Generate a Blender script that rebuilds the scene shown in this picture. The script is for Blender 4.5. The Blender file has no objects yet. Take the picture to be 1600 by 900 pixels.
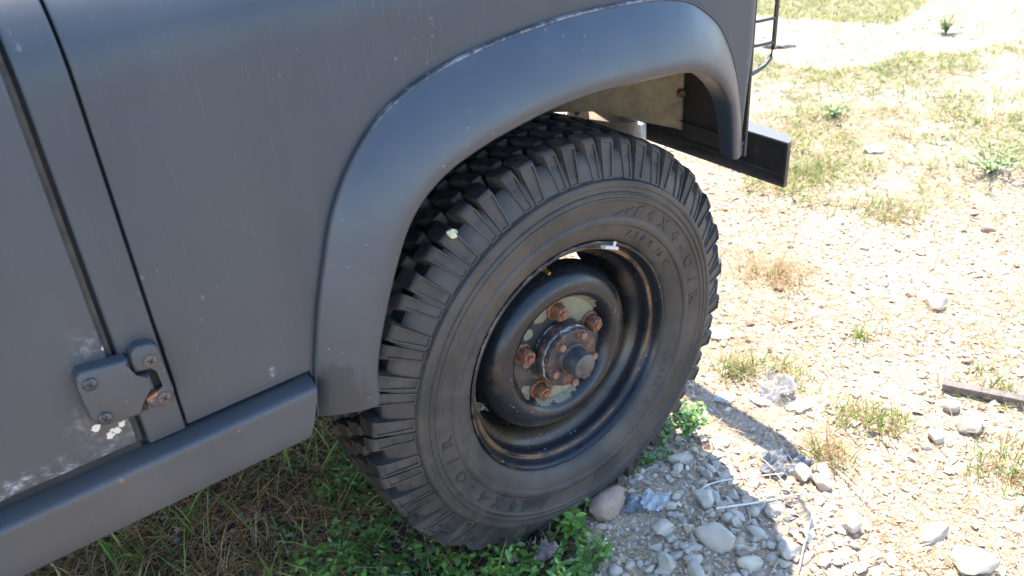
import bpy, bmesh, math, random
import numpy as np
from mathutils import Vector, Matrix, noise as mnoise

random.seed(7)
rng = np.random.default_rng(11)
scene = bpy.context.scene
COL = scene.collection
R = math.radians

# ------------------------------------------------------------------ camera
CAM = np.array([-0.80882, -0.98578, 0.90433])
YAW, PITCH, ROLL, FPX = R(34.95837), R(30.51441), R(-4.48606), 1364.057
def cam_axes():
    cy, sy, cp, sp = math.cos(YAW), math.sin(YAW), math.cos(PITCH), math.sin(PITCH)
    f = np.array([sy*cp, cy*cp, -sp]); r = np.array([cy, -sy, 0.0]); u = np.cross(r, f)
    return math.cos(ROLL)*r + math.sin(ROLL)*u, -math.sin(ROLL)*r + math.cos(ROLL)*u, f
AX_R, AX_U, AX_F = cam_axes()
cd = bpy.data.cameras.new('camera'); cam = bpy.data.objects.new('camera', cd); COL.objects.link(cam)
cam.matrix_world = Matrix(((AX_R[0], AX_U[0], -AX_F[0], CAM[0]), (AX_R[1], AX_U[1], -AX_F[1], CAM[1]),
                           (AX_R[2], AX_U[2], -AX_F[2], CAM[2]), (0, 0, 0, 1)))
cd.sensor_width = 36; cd.lens = 36*FPX/1600; cd.clip_start = 0.02; cd.clip_end = 400
cd.dof.use_dof = True; cd.dof.focus_distance = 1.42; cd.dof.aperture_fstop = 6.3
scene.camera = cam

# ------------------------------------------------------------------ light
SUN = Vector((0.20, 0.33, 1.0)).normalized()
SUN_EL = math.asin(SUN.z); SUN_AZ = math.atan2(SUN.x, SUN.y)
w = bpy.data.worlds.new('World'); scene.world = w; w.use_nodes = True
nt = w.node_tree; bg = nt.nodes['Background']
sky = nt.nodes.new('ShaderNodeTexSky'); sky.sky_type = 'NISHITA'; sky.sun_disc = False
sky.air_density = 1.0; sky.dust_density = .1; sky.ozone_density = 3.0; sky.sun_elevation = SUN_EL; sky.sun_rotation = SUN_AZ
nt.links.new(sky.outputs[0], bg.inputs[0]); bg.inputs[1].default_value = 0.15
sl = bpy.data.lights.new('sun', 'SUN'); sl.energy = 2.7; sl.angle = R(0.53); sl.color = (1.0, 0.93, 0.83)
so = bpy.data.objects.new('sun', sl); COL.objects.link(so)
so.rotation_euler = SUN.to_track_quat('Z', 'Y').to_euler()
scene.view_settings.view_transform = 'Standard'; scene.view_settings.look = 'None'
scene.view_settings.exposure = 2.42; scene.view_settings.gamma = 1.0
scene.view_settings.use_curve_mapping = False

def at(px, py, z=None):
    """the place on the ground that the photograph shows at (px, py)"""
    d = AX_F*FPX + AX_R*(px-800) + AX_U*(450-py)
    zz = GROUND if z is None else z
    return CAM + d*(zz-CAM[2])/d[2]
GROUND = -0.388

# ------------------------------------------------------------------ node helpers
class NT:
    def __init__(self, name):
        self.m = bpy.data.materials.new(name); self.m.use_nodes = True
        self.t = self.m.node_tree; self.t.nodes.clear()
        self.out = self.n('ShaderNodeOutputMaterial'); self.p = self.n('ShaderNodeBsdfPrincipled')
        self.l(self.p.outputs[0], self.out.inputs[0])
        self.co = self.n('ShaderNodeTexCoord').outputs['Object']
    def n(self, k, **kw):
        x = self.t.nodes.new(k)
        for a, b in kw.items(): setattr(x, a, b)
        return x
    def l(self, a, b): self.t.links.new(a, b)
    def set(self, sock, v):
        if hasattr(v, 'is_output'): self.l(v, sock)
        elif isinstance(v, (tuple, list)) and len(v) == 3 and sock.type == 'RGBA': sock.default_value = (*v, 1)
        else: sock.default_value = v
    def math(self, op, a, b=0.0, clamp=False):
        x = self.n('ShaderNodeMath', operation=op, use_clamp=clamp); self.set(x.inputs[0], a); self.set(x.inputs[1], b); return x.outputs[0]
    def mul(self, a, b): return self.math('MULTIPLY', a, b)
    def add(self, a, b): return self.math('ADD', a, b, True)
    def scale(self, s, co=None):
        x = self.n('ShaderNodeMapping'); self.l(co or self.co, x.inputs[0]); x.inputs['Scale'].default_value = s; return x.outputs[0]
    def noise(self, s, det=3, rough=.55, co=None, dist=0.0):
        x = self.n('ShaderNodeTexNoise'); self.l(co or self.co, x.inputs['Vector']); x.inputs['Scale'].default_value = s
        x.inputs['Detail'].default_value = det; x.inputs['Roughness'].default_value = rough; x.inputs['Distortion'].default_value = dist
        return x.outputs[0]
    def ramp(self, v, lo, hi, a=0.0, b=1.0, smooth=True):
        x = self.n('ShaderNodeMapRange', interpolation_type='SMOOTHSTEP' if smooth else 'LINEAR'); self.set(x.inputs[0], v)
        x.inputs[1].default_value = lo; x.inputs[2].default_value = hi; x.inputs[3].default_value = a; x.inputs[4].default_value = b
        return x.outputs[0]
    def mix(self, f, a, b):
        x = self.n('ShaderNodeMix', data_type='RGBA'); self.set(x.inputs[0], f); self.set(x.inputs[6], a); self.set(x.inputs[7], b); return x.outputs[2]
    def sep(self, co=None):
        x = self.n('ShaderNodeSeparateXYZ'); self.l(co or self.co, x.inputs[0]); return x.outputs
    def dist(self, c, co=None):
        x = self.n('ShaderNodeVectorMath', operation='DISTANCE'); self.l(co or self.co, x.inputs[0]); x.inputs[1].default_value = c; return x.outputs['Value']
    def flecks(self, s, size, co=None, rnd=1.0):
        x = self.n('ShaderNodeTexVoronoi'); self.l(co or self.co, x.inputs['Vector']); x.inputs['Scale'].default_value = s; x.inputs['Randomness'].default_value = rnd
        return self.ramp(x.outputs['Distance'], size*.6, size, 1, 0)
    def bump(self, h, strength=.3, d=.002, prev=None):
        x = self.n('ShaderNodeBump'); x.inputs['Strength'].default_value = strength; x.inputs['Distance'].default_value = d
        self.set(x.inputs['Height'], h)
        if prev is not None: self.l(prev, x.inputs['Normal'])
        return x.outputs[0]
    def fin(self, col, rough, normal=None, metal=0.0, spec=.5, coat=0.0):
        self.set(self.p.inputs['Base Color'], col); self.set(self.p.inputs['Roughness'], rough)
        self.set(self.p.inputs['Metallic'], metal); self.set(self.p.inputs['Specular IOR Level'], spec)
        if coat: self.p.inputs['Coat Weight'].default_value = coat; self.p.inputs['Coat Roughness'].default_value = .3
        if normal is not None: self.l(normal, self.p.inputs['Normal'])
        return self.m

def spots(n, cs, jitter=28):
    """soft irregular marks at given places: cs = [((x,y,z), radius), ...]"""
    v = None
    for c, r in cs:
        d = n.ramp(n.dist(c), 0, r, 1, 0, False)
        v = d if v is None else n.math('MAXIMUM', v, d)
    return v

def mat_paint(name='satin_grey_paint', base=(.023, .0295, .037), marks='', rough=.48):
    n = NT(name)
    st = n.noise(1, 4, .6, n.scale((420, 60, 14)))             # fine vertical brushing / wash streaks
    big = n.noise(5, 4, .55)
    c = n.mix(n.ramp(big, .3, .7), base, tuple(x*1.18 for x in base))
    c = n.mix(n.mul(n.ramp(st, .56, .78), .28), c, (.085, .09, .095))
    x, y, z = n.sep()
    dust = n.mul(n.ramp(z, .62, .12, 0, 1), n.ramp(n.noise(3.5, 5, .6, n.scale((1, 1, .45))), .25, .75, .25, 1))
    c = n.mix(n.mul(dust, .30), c, (.115, .088, .060))
    fl = n.mul(n.flecks(85, .075), n.ramp(n.noise(9, 2), .62, .70))
    scr = n.mul(n.ramp(n.noise(1, 2, .5, n.scale((130, 60, 70))), .70, .74), n.ramp(n.noise(6, 2), .52, .6))
    fl = n.math('MAXIMUM', fl, n.mul(scr, .6))
    c = n.mix(n.mul(fl, .30), c, (.26, .26, .26))
    if marks == 'door':
        chips = spots(n, [((-.711, -.022, .368), .008), ((-.748, -.022, .272), .012), ((-.730, -.022, .258), .014), ((-.738, -.022, .254), .010), ((-.722, -.022, .262), .010)])
        cm = n.ramp(n.math('ADD', chips, n.mul(n.math('SUBTRACT', n.noise(150, 4, .6), .5), 1.1)), .54, .66)
        halo = spots(n, [((-.725, -.022, .366), .050), ((-.757, -.022, .29), .035), ((-.735, -.022, .255), .05), ((-.715, -.022, .25), .04)])
        hm = n.mul(n.ramp(halo, .1, .8), n.ramp(n.noise(75, 6, .75), .48, .68))
        low = n.ramp(z, .262, .228)
        salt = n.mul(low, n.ramp(n.noise(1, 6, .72, n.scale((60, 30, 90))), .47, .74))
        salt = n.mul(salt, n.ramp(x, -.70, -.86, .45, 1.25))
        c = n.mix(n.mul(hm, .5), c, (.20, .20, .195))
        c = n.mix(n.math('MINIMUM', salt, .75), c, (.42, .42, .42))
        c = n.mix(cm, c, (.55, .47, .38))
    if marks == 'hinge':
        r = spots(n, [((-.686, -.034, .292), .013), ((-.679, -.037, .297), .012), ((-.690, -.032, .280), .010)])
        c = n.mix(n.mul(n.ramp(n.math('ADD', r, n.mul(n.math('SUBTRACT', n.noise(150, 4), .5), 1.0)), .30, .65), .85), c, (.34, .12, .04))
    if marks == 'sill':
        r = spots(n, [((-.745, -.05, .207), .010), ((-.60, -.05, .2), .006), ((-.71, -.05, .19), .004)])
        c = n.mix(n.mul(n.ramp(n.math('ADD', r, n.mul(n.math('SUBTRACT', n.noise(180, 4), .5), 1.6)), .55, .95), .55), c, (.26, .11, .045))
    if marks == 'wing':
        s1 = n.mul(n.ramp(n.math('ADD', spots(n, [((-.532, -.022, .242), .016), ((-.53, -.022, .25), .012)]), n.mul(n.math('SUBTRACT', n.noise(200, 3), .5), .9)), .6, 1.0), .35)
        c = n.mix(s1, c, (.4, .4, .39))
    fade = n.ramp(n.noise(1, 5, .6, n.scale((5, 5, 1.1))), .42, .72)
    c = n.mix(n.mul(fade, .22), c, (.062, .066, .070))
    nor = n.bump(n.noise(2.6, 3), .22, .02)
    nor = n.bump(st, .05, .0006, nor)
    ro = n.math('ADD', n.mul(n.noise(30, 4), .12), rough-.06)
    return n.fin(c, ro, nor, 0, .42)

def mat_flare():
    n = NT('satin_black_plastic')
    big = n.noise(7, 5, .6)
    c = n.mix(n.ramp(big, .3, .75), (.014, .020, .029), (.021, .027, .036))
    x, y, z = n.sep()
    c = n.mix(n.mul(n.ramp(n.noise(14, 6, .65), .5, .85), .3), c, (.07, .066, .06))
    fl = n.mul(n.flecks(55, .09), n.ramp(n.noise(8, 2), .52, .6))
    scr = n.mul(n.ramp(n.noise(1, 2, .5, n.scale((60, 60, 230))), .70, .73), n.ramp(n.noise(5, 2), .55, .62))
    c = n.mix(n.mul(n.math('MAXIMUM', fl, n.mul(scr, .6)), .4), c, (.26, .27, .28))
    stain = spots(n, [((-.475, -.05, .19), .055), ((-.46, -.05, .175), .055), ((-.455, -.055, .215), .03)])
    sm = n.ramp(n.math('ADD', stain, n.mul(n.math('SUBTRACT', n.noise(1, 5, .65, n.scale((55, 40, 16))), .5), 1.3)), .08, .5)
    c = n.mix(n.mul(sm, .75), c, (.006, .006, .006))
    nor = n.bump(n.noise(420, 2), .05, .0005, n.bump(n.noise(4, 2), .1, .01))
    return n.fin(c, n.math('ADD', n.math('ADD', n.mul(n.noise(18, 4), .14), .34), n.mul(sm, .12)), nor, 0, .66)

def mat_rubber(name, dusty=.35, base=(.020, .020, .021), dust=(.11, .085, .06)):
    n = NT(name)
    oi = n.n('ShaderNodeObjectInfo')
    x = n.n('ShaderNodeVectorMath', operation='ADD'); n.l(n.co, x.inputs[0]); n.l(oi.outputs['Location'], x.inputs[1])
    rr = n.n('ShaderNodeCombineXYZ'); n.l(n.mul(oi.outputs['Random'], 7.0), rr.inputs[0]); n.l(n.mul(oi.outputs['Random'], 3.0), rr.inputs[2])
    y = n.n('ShaderNodeVectorMath', operation='ADD'); n.l(n.co, y.inputs[0]); n.l(rr.outputs[0], y.inputs[1]); co = y.outputs[0]
    a = n.noise(11, 5, .6, co); b = n.noise(70, 4, .65, co)
    c = n.mix(n.ramp(a, .3, .7), base, tuple(v*1.5 for v in base))
    c = n.mix(n.mul(n.ramp(n.math('ADD', n.mul(a, .6), n.mul(b, .4)), .38, .66), dusty), c, dust)
    c = n.mix(n.mul(n.flecks(60, .05, co), n.mul(n.ramp(n.noise(8, 2, .5, co), .58, .62), .5)), c, (.3, .29, .26))
    nor = n.bump(b, .18, .0015, n.bump(n.noise(500, 2, .5, co), .10, .0005))
    return n.fin(c, n.ramp(b, .3, .7, .48, .66), nor, 0, .4)

def mat_tread():
    # worn tops are scuffed nearly black-brown, the flanks keep a film of dust
    n = NT('tread_block_rubber'); oi = n.n('ShaderNodeObjectInfo'); x, y, z = n.sep()
    rad = n.math('SQRT', n.math('ADD', n.mul(x, x), n.mul(z, z)))
    rr = n.n('ShaderNodeCombineXYZ'); n.l(n.mul(oi.outputs['Random'], 7.0), rr.inputs[0]); n.l(n.mul(oi.outputs['Random'], 3.0), rr.inputs[2])
    v = n.n('ShaderNodeVectorMath', operation='ADD'); n.l(n.co, v.inputs[0]); n.l(rr.outputs[0], v.inputs[1]); co = v.outputs[0]
    a = n.noise(14, 5, .6, co); b = n.noise(80, 5, .7, co)
    flank = n.mix(n.mul(n.ramp(n.math('ADD', n.mul(a, .6), n.mul(b, .4)), .36, .64), .65), (.021, .020, .019), (.080, .066, .052))
    top = n.mix(n.ramp(n.math('ADD', n.mul(a, .5), n.mul(b, .5)), .42, .66), (.008, .0075, .007), (.050, .038, .027))
    c = n.mix(n.ramp(n.math('ADD', rad, n.mul(b, .003)), .3995, .4012), flank, top)
    c = n.mix(n.mul(n.ramp(n.noise(1, 3, .6, n.scale((60, 60, 60), co)), .70, .75), .4), c, (.16, .13, .10))
    return n.fin(c, n.ramp(b, .3, .7, .55, .78), n.bump(b, .35, .002, n.bump(n.noise(320, 2, .5, co), .15, .0006)), 0, .35)
def mat_rim():
    n = NT('black_wheel_paint')
    x, y, z = n.sep()
    rad = n.math('SQRT', n.math('ADD', n.mul(x, x), n.mul(z, z)))
    b = n.noise(45, 5, .65); a = n.noise(9, 4)
    c = n.mix(n.ramp(a, .3, .7), (.006, .0075, .0095), (.012, .0135, .016))
    # rust along the ridge of the flange and the outer edge, and brown dust washed in the barrel
    def band(r0, wd): return n.ramp(n.math('ABSOLUTE', n.math('SUBTRACT', rad, r0)), wd*.3, wd, 1, 0)
    ridge = n.mul(band(.2055, .0050), n.ramp(n.noise(16, 4), .36, .62))
    c = n.mix(n.mul(ridge, .85), c, (.17, .085, .032))
    c = n.mix(n.mul(n.mul(band(.2225, .0022), n.ramp(n.noise(22, 4, .7), .44, .60)), .6), c, (.20, .14, .085))
    c = n.mix(n.mul(n.mul(band(.186, .014), n.ramp(n.noise(6, 3), .40, .62)), .45), c, (.12, .085, .045))
    c = n.mix(n.mul(n.mul(band(.150, .02), n.ramp(n.noise(13, 4), .54, .66)), .35), c, (.11, .075, .042))
    # peeled centre: sage primer showing where the black has flaked away
    pad = n.ramp(rad, .100, .094, 0, 1)
    sp = spots(n, [((.035, .045, .080), .052), ((.060, .045, .062), .045), ((-.03, .045, .085), .025), ((-.062, .045, .055), .016), ((-.066, .045, .0), .016), ((-.04, .045, -.086), .036), ((0.0, .045, -.098), .034), ((-.075, .045, -.062), .022), ((.03, .045, -.093), .024)])
    pe = n.ramp(n.math('ADD', sp, n.mul(n.math('SUBTRACT', n.noise(40, 5, .65), .5), 1.3)), .30, .38)
    c = n.mix(n.mul(pad, .7), c, n.mix(a, (.035, .036, .034), (.062, .058, .050)))
    c = n.mix(n.mul(n.ramp(rad, .112, .108), pe), c, n.mix(n.noise(60, 4), (.20, .185, .125), (.115, .105, .07)))
    rust = spots(n, [((.0825*math.cos(R(t)), .045, .0825*math.sin(R(t))), .026) for t in (90, 18, 162, 234, 306)])
    c = n.mix(n.mul(n.ramp(n.math('ADD', rust, n.mul(n.math('SUBTRACT', b, .5), .9)), .25, .6), .8), c, (.115, .045, .02))
    fl = n.mul(n.flecks(75, .10), n.ramp(n.noise(10, 2), .52, .6))
    c = n.mix(n.mul(fl, .8), c, (.42, .40, .36))
    ro = n.math('ADD', n.ramp(b, .3, .7, .23, .36), n.mul(pe, .25))
    return n.fin(c, ro, n.bump(pe, .25, .0008, n.bump(b, .12, .001)), 0, .38)

def mat_rust(name, a=(.19, .068, .026), b=(.06, .022, .011), c3=(.42, .20, .085), rough=.8, s=90):
    n = NT(name)
    v = n.noise(s, 5, .7); u = n.noise(s*3, 4, .7)
    c = n.mix(n.ramp(v, .35, .65), b, a); c = n.mix(n.ramp(u, .56, .72), c, c3)
    return n.fin(c, rough, n.bump(u, .5, .0012))

def mat_hub():
    n = NT('rusty_hub_metal')
    v = n.noise(40, 5, .7); u = n.noise(130, 4, .7); x, y, z = n.sep()
    rad = n.math('SQRT', n.math('ADD', n.mul(x, x), n.mul(z, z)))
    c = n.mix(n.ramp(v, .47, .66), (.016, .016, .018), (.13, .05, .022))
    c = n.mix(n.ramp(u, .6, .75), c, (.24, .12, .06))
    edge = n.mul(n.ramp(n.math('ABSOLUTE', n.math('SUBTRACT', n.math('ADD', rad, n.mul(n.noise(60, 3), .006)), .0610)), .0004, .0011, 1, 0), n.ramp(n.math('SUBTRACT', z, x), .0, .02))
    c = n.mix(n.mul(edge, n.ramp(n.noise(70, 3), .4, .6, .1, .7)), c, (.42, .40, .37))
    return n.fin(c, n.ramp(v, .4, .6, .38, .75), n.bump(u, .3, .001))

def mat_simple(name, col, rough=.5, var=.35, s=30, metal=0.0, bump=.15, bd=.001, dust=0.0, dcol=(.2, .16, .11), spec=.5):
    n = NT(name); v = n.noise(s, 5, .62)
    c = n.mix(n.ramp(v, .3, .7), tuple(x*(1-var) for x in col), tuple(min(1, x*(1+var)) for x in col))
    if dust: c = n.mix(n.mul(n.ramp(n.noise(s*.4, 5, .7), .4, .7), dust), c, dcol)
    return n.fin(c, rough, n.bump(n.noise(s*4, 4, .6), bump, bd), metal, spec)

def mat_arch():
    n = NT('mud_dried_panel')
    v = n.noise(16, 6, .7); u = n.noise(90, 5, .7)
    c = n.mix(n.ramp(v, .3, .7), (.17, .118, .062), (.32, .235, .13))
    c = n.mix(n.ramp(u, .55, .75), c, (.27, .22, .14))
    c = n.mix(n.ramp(n.math('ADD', spots(n, [((.419, .150, .349), .014)]), n.mul(n.math('SUBTRACT', u, .5), .7)), .2, .5), c, (.09, .035, .018))
    return n.fin(c, .85, n.bump(u, .5, .003))

def mat_attr(name, rough=.75, trans=0.0, nscale=120, var=.3, spec=.3, bump=.0):
    n = NT(name)
    a = n.n('ShaderNodeAttribute'); a.attribute_name = 'Col'
    v = n.noise(nscale, 4, .65)
    k = n.ramp(v, .25, .75, 1-var, 1+var)
    mm = n.n('ShaderNodeVectorMath', operation='SCALE'); n.l(a.outputs['Color'], mm.inputs[0]); n.l(k, mm.inputs['Scale'])
    nor = n.bump(v, bump, .003) if bump else None
    n.fin(mm.outputs[0], rough, nor, 0, spec)
    if trans:
        tb = n.n('ShaderNodeBsdfTranslucent'); n.l(mm.outputs[0], tb.inputs[0])
        ms = n.n('ShaderNodeMixShader'); ms.inputs[0].default_value = trans
        n.l(n.p.outputs[0], ms.inputs[1]); n.l(tb.outputs[0], ms.inputs[2]); n.l(ms.outputs[0], n.out.inputs[0])
    return n.m

def mat_stone(name, a, b):
    n = NT(name)
    oi = n.n('ShaderNodeObjectInfo')
    v = n.noise(26, 6, .65); u = n.noise(150, 4, .65)
    c = n.mix(oi.outputs['Random'], a, b)
    c = n.mix(n.mul(n.ramp(v, .35, .7), .55), c, tuple(x*.62 for x in a))
    c = n.mix(n.mul(n.ramp(u, .6, .75), .5), c, (.16, .13, .10))
    return n.fin(c, .85, n.bump(u, .4, .002, n.bump(v, .4, .006)), 0, .25)

def mat_ground():
    n = NT('dry_dirt_ground')
    a = n.noise(1.6, 6, .62); b = n.noise(14, 6, .7); f = n.noise(90, 5, .7)
    c = n.mix(n.ramp(a, .35, .65), (.345, .25, .17), (.40, .30, .215))
    c = n.mix(n.ramp(b, .42, .7), c, (.27, .185, .12))
    vo = n.n('ShaderNodeTexVoronoi'); n.l(n.co, vo.inputs['Vector']); vo.inputs['Scale'].default_value = 95
    c = n.mix(n.ramp(vo.outputs['Distance'], .2, .45, .55, 0), c, (.50, .46, .40))
    c = n.mix(n.ramp(f, .58, .75, 0, .7), c, (.17, .13, .09))
    x, y, z = n.sep()
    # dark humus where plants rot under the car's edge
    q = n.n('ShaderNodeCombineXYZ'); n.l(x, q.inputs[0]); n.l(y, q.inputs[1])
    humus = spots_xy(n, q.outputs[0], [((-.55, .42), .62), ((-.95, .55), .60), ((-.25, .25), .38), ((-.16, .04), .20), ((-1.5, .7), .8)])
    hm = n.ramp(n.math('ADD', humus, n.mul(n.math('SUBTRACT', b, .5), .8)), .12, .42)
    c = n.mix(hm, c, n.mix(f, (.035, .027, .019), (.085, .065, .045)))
    h = n.math('ADD', n.mul(b, .5), n.math('ADD', n.mul(f, .35), n.mul(n.ramp(vo.outputs['Distance'], 0, .5, 1, 0), .35)))
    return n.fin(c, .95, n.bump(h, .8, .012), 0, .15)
def spots_xy(n, co, cs):
    v = None
    for (cx, cy), r in cs:
        d = n.ramp(n.dist((cx, cy, 0), co), 0, r, 1, 0, False)
        v = d if v is None else n.math('MAXIMUM', v, d)
    return v

M = {}
M['paint'] = mat_paint()
M['wing'] = mat_paint('satin_grey_wing_paint', marks='wing')
M['door'] = mat_paint('satin_grey_door_paint', marks='door')
M['hinge'] = mat_paint('satin_grey_hinge_paint', marks='hinge')
M['sill'] = mat_paint('satin_grey_sill_paint', marks='sill', rough=.46)
M['flare'] = mat_flare()
def mat_bead():
    n = NT('scuffed_flare_edge'); v = n.noise(26, 5, .65); u = n.noise(160, 4, .7); x, y, z = n.sep()
    k = n.mul(n.ramp(n.math('ADD', n.mul(v, .6), n.mul(u, .4)), .44, .58), n.mul(n.ramp(z, .50, .58), n.ramp(x, .22, .10)))
    c = n.mix(n.mul(k, .7), (.022, .026, .032), (.22, .22, .22)); return n.fin(c, .5, n.bump(u, .3, .001))
M['bead'] = mat_bead()
M['rubber'] = mat_rubber('sidewall_rubber', .55, (.018, .017, .016), (.070, .055, .042))
M['tread'] = mat_tread()
M['letter'] = mat_rubber('lettering_rubber', .05, (.013, .014, .017))
M['rim'] = mat_rim()
M['nut'] = mat_rust('rusty_nut_steel')
M['bolt'] = mat_rust('rusty_bolt_head', (.22, .10, .055), (.10, .045, .03), (.42, .26, .18), .6, 160)
M['hub'] = mat_hub()
M['cap'] = mat_simple('black_hub_cap_plastic', (.024, .026, .029), .42, .35, 40, dust=.25)
M['brass'] = mat_simple('old_brass', (.42, .25, .08), .4, .3, 200, .9)
M['lead'] = mat_simple('grey_lead_weight', (.42, .40, .37), .6, .25, 150)
M['screw'] = mat_simple('dark_screw_steel', (.06, .06, .062), .42, .5, 200, .6)
M['rustscrew'] = mat_rust('rust_ringed_screw', (.12, .07, .04), (.05, .04, .035), (.22, .13, .07), .6, 260)
M['black'] = mat_simple('black_underbody_coating', (.012, .012, .012), .6, .3, 20, dust=.35, dcol=(.05, .04, .03))
M['gap'] = mat_simple('dark_seal_rubber', (.012, .011, .010), .8, .3, 40, dust=.3, dcol=(.05, .038, .025))
M['seal'] = mat_simple('dusty_door_seal', (.030, .027, .023), .85, .4, 60, dust=.4, dcol=(.06, .047, .034))
M['arch'] = mat_arch()
M['chassis'] = mat_simple('muddy_chassis_steel', (.17, .135, .095), .8, .5, 14, dust=.4, bump=.5, bd=.004)
M['bumper'] = mat_simple('black_bumper_paint', (.020, .020, .020), .42, .3, 18, dust=.25, dcol=(.09, .07, .05))
M['sunlitwhite'] = mat_simple('painted_sunlit_white', (.62, .62, .60), .6, .2, 60, dust=.4)  # sunlight put into the colour, for the added block in the gap
def mat_bumper():
    n = NT('black_bumper_steel'); v = n.noise(18, 5, .6); u = n.noise(90, 5, .7); x, y, z = n.sep()
    c = n.mix(n.ramp(v, .3, .7), (.012, .012, .012), (.022, .021, .020))
    # sunlit top flange painted in grey; dust on the lower flange, rust at the end
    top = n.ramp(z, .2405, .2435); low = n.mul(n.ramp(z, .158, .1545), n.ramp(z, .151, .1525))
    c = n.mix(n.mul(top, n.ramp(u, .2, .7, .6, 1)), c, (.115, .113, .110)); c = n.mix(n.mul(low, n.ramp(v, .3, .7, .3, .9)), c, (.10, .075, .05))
    rs_ = spots(n, [((.58, .02, .16), .10), ((.60, .10, .19), .03)])
    c = n.mix(n.mul(n.ramp(n.math('ADD', rs_, n.mul(n.math('SUBTRACT', u, .5), .8)), .5, .95), .45), c, (.09, .045, .026))
    return n.fin(c, n.ramp(u, .3, .7, .45, .7), n.bump(u, .25, .001))
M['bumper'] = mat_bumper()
M['tube'] = mat_simple('black_tube_paint', (.022, .022, .023), .4, .3, 30)
M['rustbar'] = mat_rust('rusty_brown_steel', (.17, .125, .095), (.09, .065, .05), (.30, .25, .21), .7, 40)
M['paper'] = mat_simple('sun_bleached_paper', (.72, .71, .68), .8, .08, 20)
M['cloth'] = mat_simple('grey_plastic_rag', (.29, .29, .30), .55, .45, 40)
M['straw_stick'] = mat_simple('bleached_dry_stalk', (.62, .56, .46), .8, .12, 60)
M['twig'] = mat_simple('pale_dry_twig', (.34, .28, .20), .85, .2, 80)
M['deadleaf'] = mat_simple('dry_brown_leaf', (.32, .24, .19), .85, .25, 60, bump=.4)
M['chip'] = mat_simple('pale_yellow_bark_chip', (.46, .43, .27), .8, .3, 160, bump=.5)
M['darkstrip'] = mat_simple('dark_slate_strip', (.09, .09, .095), .55, .3, 40)
M['stone'] = mat_stone('pale_limestone', (.54, .455, .35), (.42, .345, .265))
M['bigstone'] = mat_stone('pinkish_brown_rock', (.31, .22, .165), (.35, .26, .20))
M['gravel'] = mat_attr('gravel_stones', .88, 0, 110, .3, .2)
M['grass'] = mat_attr('grass_blades', .6, .55, 60, .25, .3)
M['straw'] = mat_attr('dry_straw', .75, .25, 60, .25, .2)
M['leaf'] = mat_attr('weed_leaves', .42, .25, 90, .22, .5)
M['ground'] = mat_ground()
def mat_bag():
    n = NT('thin_clear_plastic_bag')
    n.fin(n.mix(n.noise(40, 4), (.42, .40, .38), (.60, .58, .56)), .3, n.bump(n.noise(30, 5, .7), .8, .01))
    tr = n.n('ShaderNodeBsdfTransparent'); ms = n.n('ShaderNodeMixShader'); n.set(ms.inputs[0], n.ramp(n.noise(22, 4), .3, .7, .35, .75))
    n.l(tr.outputs[0], ms.inputs[1]); n.l(n.p.outputs[0], ms.inputs[2]); n.l(ms.outputs[0], n.out.inputs[0]); return n.m
M['bag'] = mat_bag()
def mat_glasspane():
    n = NT('lamp_lens_glass'); return n.fin((.6, .6, .62), .1, None, 0, .5)
M['lens'] = mat_glasspane()

# ------------------------------------------------------------------ object helpers
def link(name, me, mat=None, parent=None, loc=None, rot=None):
    o = bpy.data.objects.new(name, me); COL.objects.link(o)
    if mat is not None and len(me.materials) == 0: me.materials.append(mat)
    if parent is not None: o.parent = parent
    if loc is not None: o.location = loc
    if rot is not None: o.rotation_euler = rot
    return o
def tag(o, label=None, cat=None, group=None, kind=None):
    if label: o['label'] = label
    if cat: o['category'] = cat
    if group: o['group'] = group
    if kind: o['kind'] = kind
    return o
def finish(bm, name, angle=35):
    bmesh.ops.recalc_face_normals(bm, faces=bm.faces[:])
    me = bpy.data.meshes.new(name); bm.to_mesh(me); bm.free()
    me.polygons.foreach_set('use_smooth', [True]*len(me.polygons)); me.set_sharp_from_angle(angle=R(angle)); return me
def obj(name, bm, mat, parent=None, angle=35, loc=None, rot=None):
    return link(name, finish(bm, name, angle), mat, parent, loc, rot)
def box(bm, a, b, bev=0.0):
    ax, ay, az = a; bx, by, bz = b
    vs = [bm.verts.new(v) for v in ((ax, ay, az), (bx, ay, az), (bx, by, az), (ax, by, az), (ax, ay, bz), (bx, ay, bz), (bx, by, bz), (ax, by, bz))]
    fs = [bm.faces.new([vs[i] for i in f]) for f in ((0, 3, 2, 1), (4, 5, 6, 7), (0, 1, 5, 4), (1, 2, 6, 5), (2, 3, 7, 6), (3, 0, 4, 7))]
    if bev:
        es = set(e for f in fs for e in f.edges)
        bmesh.ops.bevel(bm, geom=list(es), offset=bev, segments=2, affect='EDGES', profile=.5)
    return bm
def lathe(bm, prof, seg=96, center=(0, 0, 0), skip=None):
    """prof: list of (y, r) revolved about the wheel's axle (the y axis)"""
    cx, cy, cz = center; rings = []
    for (y, r) in prof:
        if r < 1e-6: rings.append([bm.verts.new((cx, cy+y, cz))]); continue
        rings.append([bm.verts.new((cx+r*math.cos(2*math.pi*k/seg), cy+y, cz+r*math.sin(2*math.pi*k/seg))) for k in range(seg)])
    for i in range(len(rings)-1):
        A, B = rings[i], rings[i+1]
        for k in range(seg):
            if skip and skip(i, k, seg): continue
            k2 = (k+1) % seg
            if len(A) == 1 and len(B) == 1: continue
            if len(A) == 1: bm.faces.new((A[0], B[k], B[k2]))
            elif len(B) == 1: bm.faces.new((A[k], A[k2], B[0]))
            else: bm.faces.new((A[k], A[k2], B[k2], B[k]))
    return bm
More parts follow.
